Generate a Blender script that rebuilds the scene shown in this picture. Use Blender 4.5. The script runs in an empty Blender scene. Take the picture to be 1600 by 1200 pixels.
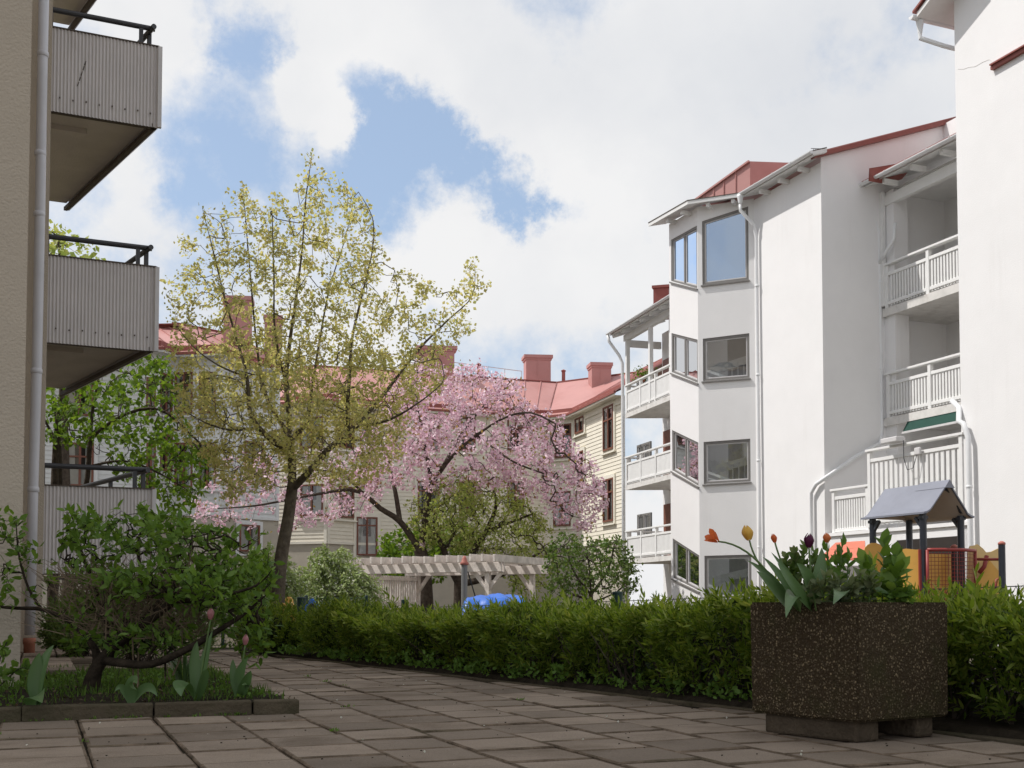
import bpy, bmesh, math, random
import numpy as np
from math import radians, sin, cos, pi, sqrt, tan, atan2
from mathutils import Vector

# ------------------------------------------------------------------ camera, sky, sun, exposure
scene = bpy.context.scene
COL = scene.collection
CAM_H, FPX, TILT, HORIZON = 0.585, 1800.0, radians(2.5), 940.0
cam_data = bpy.data.cameras.new("camera")
cam = bpy.data.objects.new("camera", cam_data)
COL.objects.link(cam)
cam.location = (0, 0, CAM_H)
cam.rotation_euler = (pi / 2 + TILT, 0, 0)
cam_data.sensor_width = 36.0
cam_data.lens = 36.0 * FPX / 1600.0
PPY = HORIZON - FPX * tan(TILT)
cam_data.shift_y = (PPY - 600.0) / 1600.0
cam_data.clip_end = 500.0
scene.camera = cam
scene.view_settings.view_transform = 'Standard'
scene.view_settings.look = 'None'
scene.view_settings.gamma = 1.0
scene.view_settings.exposure = 0.60
scene.cycles.max_bounces = 7
scene.cycles.diffuse_bounces = 4
scene.cycles.glossy_bounces = 3
scene.cycles.transmission_bounces = 4
scene.cycles.transparent_max_bounces = 8

SUN_EL = radians(54.0)
SUN_AZ = (-1.0, 0.10)
_l = math.hypot(*SUN_AZ)
SUN = np.array([SUN_AZ[0] / _l * cos(SUN_EL), SUN_AZ[1] / _l * cos(SUN_EL), sin(SUN_EL)])
sd = bpy.data.lights.new("sun", 'SUN')
sd.energy = 2.6
sd.angle = radians(0.6)
sd.color = (1.0, 0.965, 0.92)
so = bpy.data.objects.new("sun", sd)
COL.objects.link(so)
so.rotation_euler = Vector(SUN).to_track_quat('Z', 'Y').to_euler()
so.location = (-20, 5, 30)


def raydir(px, py):
    u = (px - 800.0) / FPX
    v = (PPY - py) / FPX
    return np.array([u, cos(TILT) - v * sin(TILT), sin(TILT) + v * cos(TILT)])


def W(px, py, d):
    """the point seen at photo pixel (px, py) at distance d straight ahead"""
    r = raydir(px, py)
    k = d / r[1]
    return np.array([r[0] * k, d, CAM_H + r[2] * k])


def sky():
    w = bpy.data.worlds.new("World")
    scene.world = w
    w.use_nodes = True
    nt = w.node_tree
    nt.nodes.clear()
    N, L = nt.nodes, nt.links
    out = N.new('ShaderNodeOutputWorld')
    bg = N.new('ShaderNodeBackground')
    bg.inputs['Strength'].default_value = 0.10
    st = N.new('ShaderNodeTexSky')
    st.sky_type = 'NISHITA'
    st.sun_disc = False
    st.sun_elevation = SUN_EL
    st.sun_rotation = atan2(SUN_AZ[0], SUN_AZ[1])
    st.air_density = 1.0
    st.dust_density = 1.2
    st.ozone_density = 1.0
    tc = N.new('ShaderNodeTexCoord')

    def math_(op, a, b=None, c=None, clamp=False):
        m = N.new('ShaderNodeMath')
        m.operation = op
        m.use_clamp = clamp
        for i, x in enumerate((a, b, c)):
            if x is None:
                continue
            if isinstance(x, (int, float)):
                m.inputs[i].default_value = x
            else:
                L.new(x, m.inputs[i])
        return m.outputs[0]

    def noise(vec, scale, detail, rough, seed=0.0):
        n = N.new('ShaderNodeTexNoise')
        n.noise_dimensions = '4D'
        n.inputs['W'].default_value = seed
        n.inputs['Scale'].default_value = scale
        n.inputs['Detail'].default_value = detail
        n.inputs['Roughness'].default_value = rough
        L.new(vec, n.inputs['Vector'])
        return n

    d0 = tc.outputs['Generated']
    warp = noise(d0, 4.5, 9.0, 0.66, 3.1)
    sub = N.new('ShaderNodeVectorMath'); sub.operation = 'SUBTRACT'
    L.new(warp.outputs['Color'], sub.inputs[0]); sub.inputs[1].default_value = (0.5, 0.5, 0.5)
    sc = N.new('ShaderNodeVectorMath'); sc.operation = 'SCALE'
    L.new(sub.outputs[0], sc.inputs[0]); sc.inputs['Scale'].default_value = 0.22
    ad = N.new('ShaderNodeVectorMath'); ad.operation = 'ADD'
    L.new(d0, ad.inputs[0]); L.new(sc.outputs[0], ad.inputs[1])
    dw = ad.outputs[0]

    def blob(px, py, r, amp):
        v = raydir(px, py)
        v = v / np.linalg.norm(v)
        ds = N.new('ShaderNodeVectorMath'); ds.operation = 'DISTANCE'
        L.new(dw, ds.inputs[0]); ds.inputs[1].default_value = tuple(v)
        q = math_('DIVIDE', ds.outputs['Value'], r / FPX * 0.93)
        q = math_('MULTIPLY', q, q)
        q = math_('MULTIPLY', q, -1.0)
        e = math_('POWER', 2.718, q)
        return math_('MULTIPLY', e, amp)

    def total(blobs, start):
        acc = start
        for b in blobs:
            acc = math_('ADD', acc, blob(*b))
        return acc

    n1 = noise(d0, 5.5, 11.0, 0.63, 7.7).outputs['Fac']
    start = math_('MULTIPLY_ADD', n1, 3.2, -0.90)
    cover = total([
        (375, 60, 75, -0.85), (470, 20, 60, 0.6), (560, 130, 75, -0.55), (640, 215, 80, -1.2), (735, 285, 80, -1.55), (815, 332, 58, -1.35),
        (560, 310, 95, -0.9), (330, 270, 90, -0.4), (320, 360, 60, .25), (300, 150, 70, -0.4), (240, 120, 50, .25), (250, 230, 60, .3), (620, 340, 70, -0.45), (430, 320, 80, -0.4), (420, 220, 70, -0.3),
        (200, 420, 60, -0.35), (455, 130, 62, 0.75), (530, 225, 58, 0.85), (500, 180, 50, .5), (255, 300, 60, .45), (330, 120, 45, .35), (700, 400, 80, 0.65), (850, 420, 120, 0.5),
        (800, 170, 110, 0.5), (930, 260, 90, 0.45), (1100, 100, 350, 0.4), (280, 60, 55, 0.25), (640, 60, 80, 0.45)], start)
    fac = N.new('ShaderNodeMapRange')
    fac.interpolation_type = 'SMOOTHSTEP'
    L.new(cover, fac.inputs['Value'])
    fac.inputs['From Min'].default_value = 0.15
    fac.inputs['From Max'].default_value = 0.88
    # brightness of the cloud: bright edges, greyer bellies
    n2 = noise(d0, 3.6, 7.0, 0.55, 1.3).outputs['Fac']
    n3 = noise(d0, 11.0, 5.0, 0.5, 5.3).outputs['Fac']
    grey = math_('MULTIPLY_ADD', n2, 2.1, -0.95)
    grey = math_('ADD', grey, math_('MULTIPLY_ADD', n3, 0.8, -0.40))
    grey = total([(1150, 60, 260, 0.42), (820, 70, 120, 0.22), (1000, 420, 160, -0.1), (900, 300, 80, -0.25), (700, 420, 90, -0.15), (520, 90, 90, -0.1), (1350, 160, 200, 0.25)], grey)
    gr = N.new('ShaderNodeMapRange')
    L.new(grey, gr.inputs['Value'])
    gr.inputs['From Min'].default_value = -0.1
    gr.inputs['From Max'].default_value = 0.75
    mixc = N.new('ShaderNodeMix'); mixc.data_type = 'RGBA'
    L.new(gr.outputs[0], mixc.inputs['Factor'])
    mixc.inputs['A'].default_value = (CL * 1.00, CL * 1.0, CL * 1.005, 1)
    mixc.inputs['B'].default_value = (CL * 0.80, CL * 0.825, CL * 0.87, 1)
    # thin haze of cloud over the blue
    skyc = N.new('ShaderNodeMix'); skyc.data_type = 'RGBA'; skyc.blend_type = 'MIX'
    skyc.inputs['Factor'].default_value = 0.46
    L.new(st.outputs['Color'], skyc.inputs['A'])
    skyc.inputs['B'].default_value = (CL * 0.58, CL * 0.73, CL * 0.94, 1)
    mx = N.new('ShaderNodeMix'); mx.data_type = 'RGBA'
    L.new(fac.outputs[0], mx.inputs['Factor'])
    L.new(skyc.outputs['Result'], mx.inputs['A'])
    L.new(mixc.outputs['Result'], mx.inputs['B'])
    L.new(mx.outputs['Result'], bg.inputs['Color'])
    L.new(bg.outputs[0], out.inputs['Surface'])


CL = 5.9
sky()

# ------------------------------------------------------------------ mesh helpers
rng = np.random.default_rng(11)
random.seed(5)


def nrm(v):
    v = np.asarray(v, float)
    n = np.linalg.norm(v, axis=-1, keepdims=True)
    return v / np.maximum(n, 1e-9)


def link(o, parent=None):
    COL.objects.link(o)
    if parent is not None:
        o.parent = parent
    return o


def tag(o, label=None, cat=None, group=None, kind=None):
    if label: o['label'] = label
    if cat: o['category'] = cat
    if group: o['group'] = group
    if kind: o['kind'] = kind
    return o


ORIGIN = {}


def thing(name, loc, label, cat, group=None):
    o = bpy.data.objects.new(name, None)
    o.empty_display_size = 0.2
    o.location = [float(c) for c in loc]
    COL.objects.link(o)
    ORIGIN[o] = np.array([float(c) for c in loc])
    return tag(o, label, cat, group)


def finish_mesh(name, me, mat, parent, loc, smooth):
    base = ORIGIN.get(parent) if parent is not None else None
    if base is None:
        base = np.array(loc if loc is not None else (0, 0, 0), float)
    n = len(me.vertices)
    if n and np.any(base):
        co = np.empty(n * 3, np.float32)
        me.vertices.foreach_get('co', co)
        co = (co.reshape(-1, 3) - base).astype(np.float32)
        me.vertices.foreach_set('co', co.ravel())
        me.update()
    if smooth:
        me.polygons.foreach_set('use_smooth', np.ones(len(me.polygons), bool))
    if mat is not None:
        me.materials.append(mat)
    o = bpy.data.objects.new(name, me)
    link(o, parent)
    if parent is None:
        o.location = [float(c) for c in base]
    ORIGIN[o] = base
    return o


class MB:
    """collects faces in world coordinates; build() links them as ONE mesh object"""

    def __init__(self):
        self.v, self.f = [], []

    def add(self, vs, fs):
        b = len(self.v)
        self.v += [tuple(float(c) for c in p) for p in vs]
        self.f += [tuple(b + i for i in f) for f in fs]
        return self

    def quad(self, a, b, c, d):
        return self.add([a, b, c, d], [(0, 1, 2, 3)])

    def obox(self, c, ax, ay, az):
        """box with centre c and half-vectors"""
        c, ax, ay, az = map(lambda q: np.asarray(q, float), (c, ax, ay, az))
        vs = [c + i * ax + j * ay + k * az for k in (-1, 1) for j in (-1, 1) for i in (-1, 1)]
        return self.add(vs, [(0, 2, 3, 1), (4, 5, 7, 6), (0, 1, 5, 4), (2, 6, 7, 3), (0, 4, 6, 2), (1, 3, 7, 5)])

    def bar(self, p, q, w, h, up=(0, 0, 1)):
        """square bar from p to q, w across, h along up"""
        p, q = np.asarray(p, float), np.asarray(q, float)
        d = nrm(q - p)
        s = np.cross(d, up)
        if np.linalg.norm(s) < 1e-6:
            s = np.cross(d, (1, 0, 0))
        s = nrm(s)
        u = np.cross(s, d)
        return self.obox((p + q) / 2, (q - p) / 2, s * w / 2, u * h / 2)

    def prism(self, poly, vec):
        """extrude a 3-D polygon by vec, closed"""
        n = len(poly)
        poly = [np.asarray(p, float) for p in poly]
        vec = np.asarray(vec, float)
        vs = poly + [p + vec for p in poly]
        fs = [tuple(range(n))[::-1], tuple(range(n, 2 * n))] + [(i, (i + 1) % n, n + (i + 1) % n, n + i) for i in range(n)]
        return self.add(vs, fs)

    def tube(self, pts, radii, n=8, cap=True):
        pts = np.asarray(pts, float)
        m = len(pts)
        if np.isscalar(radii):
            radii = [radii] * m
        t = np.gradient(pts, axis=0) if m > 1 else np.array([[0, 0, 1.0]])
        t = nrm(t)
        ref = np.array([0, 0, 1.0]) if abs(t[0][2]) < 0.9 else np.array([1.0, 0, 0])
        s = nrm(np.cross(t[0], ref))
        vs, fs = [], []
        ang = np.arange(n) * 2 * pi / n
        for i in range(m):
            s = s - t[i] * np.dot(s, t[i])
            s = nrm(s)
            u = np.cross(t[i], s)
            for a in ang:
                vs.append(pts[i] + radii[i] * (cos(a) * s + sin(a) * u))
        for i in range(m - 1):
            for k in range(n):
                k2 = (k + 1) % n
                fs.append((i * n + k, i * n + k2, (i + 1) * n + k2, (i + 1) * n + k))
        if cap:
            fs.append(tuple(range(n))[::-1])
            fs.append(tuple((m - 1) * n + k for k in range(n)))
        return self.add(vs, fs)

    def lathe(self, c, prof, n=16, axis=(0, 0, 1)):
        """profile of (radius, height) about the vertical through c"""
        c = np.asarray(c, float)
        vs, fs = [], []
        for r, h in prof:
            for k in range(n):
                a = 2 * pi * k / n
                vs.append(c + np.array([r * cos(a), r * sin(a), h]))
        for i in range(len(prof) - 1):
            for k in range(n):
                k2 = (k + 1) % n
                fs.append((i * n + k, i * n + k2, (i + 1) * n + k2, (i + 1) * n + k))
        fs.append(tuple(range(n))[::-1])
        fs.append(tuple((len(prof) - 1) * n + k for k in range(n)))
        return self.add(vs, fs)

    def grid(self, P):
        """P[i][j] grid of points -> quads"""
        a, b = len(P), len(P[0])
        vs = [P[i][j] for i in range(a) for j in range(b)]
        fs = [(i * b + j, i * b + j + 1, (i + 1) * b + j + 1, (i + 1) * b + j) for i in range(a - 1) for j in range(b - 1)]
        return self.add(vs, fs)

    def build(self, name, mat, parent=None, loc=None, smooth=False, bevel=0.0, label=None):
        me = bpy.data.meshes.new(name)
        me.from_pydata(self.v, [], self.f)
        me.update()
        o = finish_mesh(name, me, mat, parent, loc, smooth)
        if bevel:
            b = o.modifiers.new('bevel', 'BEVEL')
            b.width = bevel
            b.segments = 2
            b.limit_method = 'ANGLE'
        if label:
            o['label'] = label
        return o


def tri_mesh(name, V, F, mat, parent=None, loc=None, smooth=False):
    """fast triangle mesh from numpy arrays"""
    V = np.asarray(V, np.float32)
    F = np.asarray(F, np.int32)
    me = bpy.data.meshes.new(name)
    me.vertices.add(len(V))
    me.vertices.foreach_set('co', V.ravel())
    me.loops.add(F.size)
    me.loops.foreach_set('vertex_index', F.ravel())
    me.polygons.add(len(F))
    me.polygons.foreach_set('loop_start', np.arange(len(F), dtype=np.int32) * 3)
    me.update(calc_edges=True)
    return finish_mesh(name, me, mat, parent, loc, smooth)


# leaf templates: x along the leaf, y across (+-1 is full half width), z off the blade
T_KITE = (np.array([[0, 0, 0], [.45, 1, .25], [.45, -1, .25], [1, 0, -.12]], float), np.array([[0, 2, 3], [0, 3, 1]]))
T_LEAF = (np.array([[0, 0, 0], [.3, .85, .22], [.3, -.85, .22], [.36, 0, .03], [.68, .7, .08], [.68, -.7, .08], [.7, 0, -.08], [1, 0, -.3]], float),
          np.array([[0, 3, 1], [0, 2, 3], [3, 4, 1], [3, 6, 4], [3, 2, 5], [3, 5, 6], [6, 7, 4], [6, 5, 7]]))
T_PETAL = (np.array([[0, 0, 0], [.6, .8, .25], [.6, -.8, .25], [1, .35, .1], [1, -.35, .1]], float), np.array([[0, 2, 1], [1, 2, 4], [1, 4, 3]]))


def leaf_arrays(pos, axis, size, wr, tmpl, rg, norm_hint=None, hint_w=0.0):
    tv, tf = tmpl
    n = len(pos)
    axis = nrm(axis)
    rv = rg.normal(size=(n, 3))
    if norm_hint is not None:
        rv = rv * (1 - hint_w) + np.asarray(norm_hint) * hint_w * 2.0
    nn = rv - axis * np.sum(rv * axis, axis=1, keepdims=True)
    nn = nrm(nn)
    side = np.cross(nn, axis)
    size = np.broadcast_to(np.asarray(size, float), (n,))
    V = (pos[:, None, :] + size[:, None, None] * (tv[None, :, 0:1] * axis[:, None, :] + wr * tv[None, :, 1:2] * side[:, None, :]
                                                 + wr * tv[None, :, 2:3] * nn[:, None, :]))
    F = tf[None, :, :] + (np.arange(n) * len(tv))[:, None, None]
    return V.reshape(-1, 3), F.reshape(-1, 3)


def leaves(name, pos, axis, size, wr, tmpl, mat, parent=None, rg=rng, loc=None, norm_hint=None, hint_w=0.0, smooth=False):
    V, F = leaf_arrays(np.asarray(pos, float), np.asarray(axis, float), size, wr, tmpl, rg, norm_hint, hint_w)
    return tri_mesh(name, V, F, mat, parent, loc, smooth)


# ------------------------------------------------------------------ branching plants
class Plant:
    def __init__(self, limbs, step):
        """limbs: list of lists of (point, radius); each joins the nearest node already there"""
        self.N, self.par, self.minr = [], [], []
        for k, lb in enumerate(limbs):
            pts = [np.asarray(p, float) for p, r in lb]
            rad = [r for p, r in lb]
            prev = -1
            if k:
                A = np.array(self.N)
                prev = int(np.argmin(np.sum((A - pts[0]) ** 2, axis=1)))
                pts[0] = A[prev]
            else:
                self.N.append(pts[0]); self.par.append(-1); self.minr.append(rad[0]); prev = 0
            # Catmull-Rom so limbs curve
            for i in range(len(pts) - 1):
                p0 = pts[max(i - 1, 0)]; p1 = pts[i]; p2 = pts[i + 1]; p3 = pts[min(i + 2, len(pts) - 1)]
                n = max(1, int(np.linalg.norm(p2 - p1) / step + .5))
                for j in range(1, n + 1):
                    t = j / n
                    q = 0.5 * ((2 * p1) + (-p0 + p2) * t + (2 * p0 - 5 * p1 + 4 * p2 - p3) * t * t + (-p0 + 3 * p1 - 3 * p2 + p3) * t ** 3)
                    self.N.append(q); self.par.append(prev); self.minr.append(rad[i] + (rad[i + 1] - rad[i]) * t)
                    prev = len(self.N) - 1

    def grow(self, attract, step, jitter=0.25, rg=rng, skip=0, bend=0.35):
        attract = np.asarray(attract, float)
        A = np.array(self.N[skip:])
        d0 = np.array([np.min(np.sum((A - a) ** 2, axis=1)) for a in attract])
        order = np.argsort(d0)
        cap = len(self.N) + int(np.sum(np.sqrt(d0)) / step) + len(attract) * 4 + 100
        buf = np.zeros((cap, 3)); buf[:len(self.N)] = np.array(self.N)
        n = len(self.N)
        for ai in order:
            a = attract[ai]
            i = skip + int(np.argmin(np.sum((buf[skip:n] - a) ** 2, axis=1)))
            p0 = buf[i]
            d = np.linalg.norm(a - p0)
            if d < step * .4:
                continue
            pp = self.par[i]
            dr = nrm(p0 - buf[pp]) if pp >= 0 else np.array([0, 0, 1.0])
            ctrl = p0 + dr * d * bend
            k = max(1, int(math.ceil(d / step)))
            prev = i
            for j in range(1, k + 1):
                t = j / k
                q = (1 - t) ** 2 * p0 + 2 * t * (1 - t) * ctrl + t * t * a
                if j < k:
                    q = q + rg.normal(size=3) * step * jitter * .4
                if n >= cap:
                    break
                buf[n] = q
                self.N.append(q); self.par.append(prev); self.minr.append(0.0)
                prev = n; n += 1

    def solve(self, tip_r, expo=0.45):
        n = len(self.N)
        self.P = np.array(self.N)
        kids = [[] for _ in range(n)]
        for i, p in enumerate(self.par):
            if p >= 0:
                kids[p].append(i)
        tips = np.zeros(n)
        for i in range(n - 1, -1, -1):
            if not kids[i]:
                tips[i] = 1
            if self.par[i] >= 0:
                tips[self.par[i]] += tips[i]
        self.kids, self.tips = kids, tips
        self.R = np.maximum(tip_r * tips ** expo, np.array(self.minr))
        for i in range(n):
            p = self.par[i]
            if p >= 0:
                self.R[i] = min(self.R[i], self.R[p])

    def wood(self, name, mat, parent, min_r=0.0, loc=None, root_flare=1.0):
        mb = MB()
        kids, tips = self.kids, self.tips
        starts = [(-1, 0)]
        while starts:
            pfrom, i = starts.pop()
            chain = [pfrom, i] if pfrom >= 0 else [i]
            while kids[i]:
                ks = sorted(kids[i], key=lambda c: -(self.R[c] * 1000 + tips[c]))
                for c in ks[1:]:
                    starts.append((i, c))
                i = ks[0]
                chain.append(i)
            if len(chain) < 2:
                continue
            r = [self.R[c] for c in chain]
            if pfrom >= 0:
                r[0] = r[1]
            r[-1] *= .5
            if max(r) < min_r:
                continue
            mx = max(r)
            mb.tube(self.P[chain], r, 9 if mx > .05 else (6 if mx > .015 else 4), cap=False)
        return mb.build(name, mat, parent, smooth=True, loc=loc)

    def anchors(self, maxtips):
        idx = [i for i in range(len(self.N)) if self.tips[i] <= maxtips and self.par[i] >= 0]
        P = self.P[idx]
        D = nrm(P - self.P[[self.par[i] for i in idx]])
        return P, D


def in_poly(x, y, poly):
    c = False
    j = len(poly) - 1
    for i in range(len(poly)):
        xi, yi = poly[i]; xj, yj = poly[j]
        if (yi > y) != (yj > y) and x < (xj - xi) * (y - yi) / (yj - yi) + xi:
            c = not c
        j = i
    return c


def crown_points(poly, d, half_depth, n, rg, weight=None, squash=1.0):
    """n points in a crown: outline seen from the camera, thick in the middle, thin at the rim"""
    xs = [p[0] for p in poly]; ys = [p[1] for p in poly]
    out = []
    seg = [(np.array(poly[i], float), np.array(poly[(i + 1) % len(poly)], float)) for i in range(len(poly))]
    span = min(max(xs) - min(xs), max(ys) - min(ys)) / 2
    while len(out) < n:
        x = rg.uniform(min(xs), max(xs)); y = rg.uniform(min(ys), max(ys))
        if not in_poly(x, y, poly):
            continue
        if weight is not None and rg.random() > weight(x, y):
            continue
        p = np.array([x, y]); dm = 1e9
        for a, b in seg:
            ab = b - a
            t = np.clip(np.dot(p - a, ab) / np.dot(ab, ab), 0, 1)
            dm = min(dm, np.linalg.norm(p - a - t * ab))
        th = half_depth * sqrt(min(1.0, dm / span * 1.6)) * squash
        out.append(W(x, y, d + rg.uniform(-1, 1) * th))
    return np.array(out)


# ------------------------------------------------------------------ materials
MATS = {}


def mat(name, col, rough=0.8, var=0.12, scale=3.0, bump=0.0, bscale=60.0, spec=0.3, col2=None, detail=4.0, metallic=0.0, dirt=None, coord='Object'):
    """principled surface whose colour drifts between two tones with fine bump"""
    m = bpy.data.materials.new(name)
    m.use_nodes = True
    nt = m.node_tree
    N, L = nt.nodes, nt.links
    b = N['Principled BSDF']
    b.inputs['Roughness'].default_value = rough
    b.inputs['Specular IOR Level'].default_value = spec
    b.inputs['Metallic'].default_value = metallic
    tc = N.new('ShaderNodeTexCoord')
    nz = N.new('ShaderNodeTexNoise')
    nz.inputs['Scale'].default_value = scale
    nz.inputs['Detail'].default_value = detail
    nz.inputs['Roughness'].default_value = 0.6
    L.new(tc.outputs[coord], nz.inputs['Vector'])
    rp = N.new('ShaderNodeValToRGB')
    rp.color_ramp.elements[0].position = 0.3
    rp.color_ramp.elements[1].position = 0.7
    c = np.array(col, float)
    c2 = np.array(col2, float) if col2 is not None else c * (1 + var)
    c1 = c if col2 is not None else c * (1 - var)
    rp.color_ramp.elements[0].color = (*c1, 1)
    rp.color_ramp.elements[1].color = (*np.minimum(c2, 1), 1)
    L.new(nz.outputs['Fac'], rp.inputs['Fac'])
    colout = rp.outputs['Color']
    if dirt:
        dcol, dscale, dstretch, lo, hi, amount = dirt
        mp = N.new('ShaderNodeMapping')
        mp.inputs['Scale'].default_value = dstretch
        L.new(tc.outputs[coord], mp.inputs['Vector'])
        n2 = N.new('ShaderNodeTexNoise')
        n2.inputs['Scale'].default_value = dscale
        n2.inputs['Detail'].default_value = 6
        n2.inputs['Roughness'].default_value = 0.65
        L.new(mp.outputs[0], n2.inputs['Vector'])
        mr = N.new('ShaderNodeMapRange')
        mr.inputs['From Min'].default_value = lo
        mr.inputs['From Max'].default_value = hi
        mr.inputs['To Max'].default_value = amount
        L.new(n2.outputs['Fac'], mr.inputs['Value'])
        mx = N.new('ShaderNodeMix'); mx.data_type = 'RGBA'
        L.new(mr.outputs[0], mx.inputs['Factor'])
        L.new(colout, mx.inputs['A'])
        mx.inputs['B'].default_value = (*dcol, 1)
        colout = mx.outputs['Result']
    L.new(colout, b.inputs['Base Color'])
    if bump:
        n3 = N.new('ShaderNodeTexNoise')
        n3.inputs['Scale'].default_value = bscale
        n3.inputs['Detail'].default_value = 5
        L.new(tc.outputs[coord], n3.inputs['Vector'])
        bp = N.new('ShaderNodeBump')
        bp.inputs['Strength'].default_value = bump
        bp.inputs['Distance'].default_value = 0.02
        L.new(n3.outputs['Fac'], bp.inputs['Height'])
        L.new(bp.outputs[0], b.inputs['Normal'])
    MATS[name] = m
    return m


def leafmat(name, stops, transl=0.35, rough=0.55, spec=0.16, tcol=None):
    """each leaf its own tone"""
    m = bpy.data.materials.new(name)
    m.use_nodes = True
    nt = m.node_tree
    N, L = nt.nodes, nt.links
    b = N['Principled BSDF']
    out = N['Material Output']
    b.inputs['Roughness'].default_value = rough
    b.inputs['Specular IOR Level'].default_value = spec
    g = N.new('ShaderNodeNewGeometry')
    rp = N.new('ShaderNodeValToRGB')
    el = rp.color_ramp.elements
    while len(el) < len(stops):
        el.new(0.5)
    for i, s in enumerate(stops):
        el[i].position = i / (len(stops) - 1)
        el[i].color = (*s, 1)
    L.new(g.outputs['Random Per Island'], rp.inputs['Fac'])
    L.new(rp.outputs['Color'], b.inputs['Base Color'])
    t = N.new('ShaderNodeBsdfTranslucent')
    mul = N.new('ShaderNodeMix'); mul.data_type = 'RGBA'; mul.blend_type = 'MULTIPLY'
    mul.inputs['Factor'].default_value = 1.0
    L.new(rp.outputs['Color'], mul.inputs['A'])
    mul.inputs['B'].default_value = (*(tcol or (1.5, 1.5, .8)), 1)
    L.new(mul.outputs['Result'], t.inputs['Color'])
    ms = N.new('ShaderNodeMixShader')
    ms.inputs['Fac'].default_value = transl
    L.new(b.outputs[0], ms.inputs[1])
    L.new(t.outputs[0], ms.inputs[2])
    L.new(ms.outputs[0], out.inputs['Surface'])
    MATS[name] = m
    return m


def glassmat(name, tint, refl=0.35, gcol=(.92, .95, 1)):
    m = bpy.data.materials.new(name)
    m.use_nodes = True
    nt = m.node_tree
    N, L = nt.nodes, nt.links
    b = N['Principled BSDF']
    b.inputs['Base Color'].default_value = (*tint, 1)
    b.inputs['Roughness'].default_value = 0.3
    gl = N.new('ShaderNodeBsdfGlossy')
    gl.inputs['Roughness'].default_value = 0.01
    gl.inputs['Color'].default_value = (*gcol, 1)
    lw = N.new('ShaderNodeLayerWeight')
    lw.inputs['Blend'].default_value = 0.35
    ma = N.new('ShaderNodeMath'); ma.operation = 'MULTIPLY_ADD'; ma.use_clamp = True
    L.new(lw.outputs['Fresnel'], ma.inputs[0])
    ma.inputs[1].default_value = 0.9
    ma.inputs[2].default_value = refl
    tc = N.new('ShaderNodeTexCoord')
    nz = N.new('ShaderNodeTexNoise'); nz.inputs['Scale'].default_value = 1.3
    L.new(tc.outputs['Object'], nz.inputs['Vector'])
    bp = N.new('ShaderNodeBump'); bp.inputs['Strength'].default_value = .035; bp.inputs['Distance'].default_value = .05
    L.new(nz.outputs['Fac'], bp.inputs['Height'])
    L.new(bp.outputs[0], gl.inputs['Normal'])
    ms = N.new('ShaderNodeMixShader')
    L.new(ma.outputs[0], ms.inputs['Fac'])
    L.new(b.outputs[0], ms.inputs[1])
    L.new(gl.outputs[0], ms.inputs[2])
    L.new(ms.outputs[0], N['Material Output'].inputs['Surface'])
    return m


def clearglass(name, refl=0.12, tint=(.86, .89, .9)):
    m = bpy.data.materials.new(name)
    m.use_nodes = True
    nt = m.node_tree
    N, L = nt.nodes, nt.links
    N.remove(N['Principled BSDF'])
    tr = N.new('ShaderNodeBsdfTransparent'); tr.inputs['Color'].default_value = (*tint, 1)
    gl = N.new('ShaderNodeBsdfGlossy'); gl.inputs['Roughness'].default_value = 0.012
    lw = N.new('ShaderNodeLayerWeight'); lw.inputs['Blend'].default_value = 0.35
    ma = N.new('ShaderNodeMath'); ma.operation = 'MULTIPLY_ADD'; ma.use_clamp = True
    L.new(lw.outputs['Fresnel'], ma.inputs[0]); ma.inputs[1].default_value = 0.8; ma.inputs[2].default_value = refl
    tc = N.new('ShaderNodeTexCoord')
    nz = N.new('ShaderNodeTexNoise'); nz.inputs['Scale'].default_value = 1.6
    L.new(tc.outputs['Object'], nz.inputs['Vector'])
    bp = N.new('ShaderNodeBump'); bp.inputs['Strength'].default_value = .05; bp.inputs['Distance'].default_value = .05
    L.new(nz.outputs['Fac'], bp.inputs['Height']); L.new(bp.outputs[0], gl.inputs['Normal'])
    ms = N.new('ShaderNodeMixShader')
    L.new(ma.outputs[0], ms.inputs['Fac']); L.new(tr.outputs[0], ms.inputs[1]); L.new(gl.outputs[0], ms.inputs[2])
    L.new(ms.outputs[0], N['Material Output'].inputs['Surface'])
    return m


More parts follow.
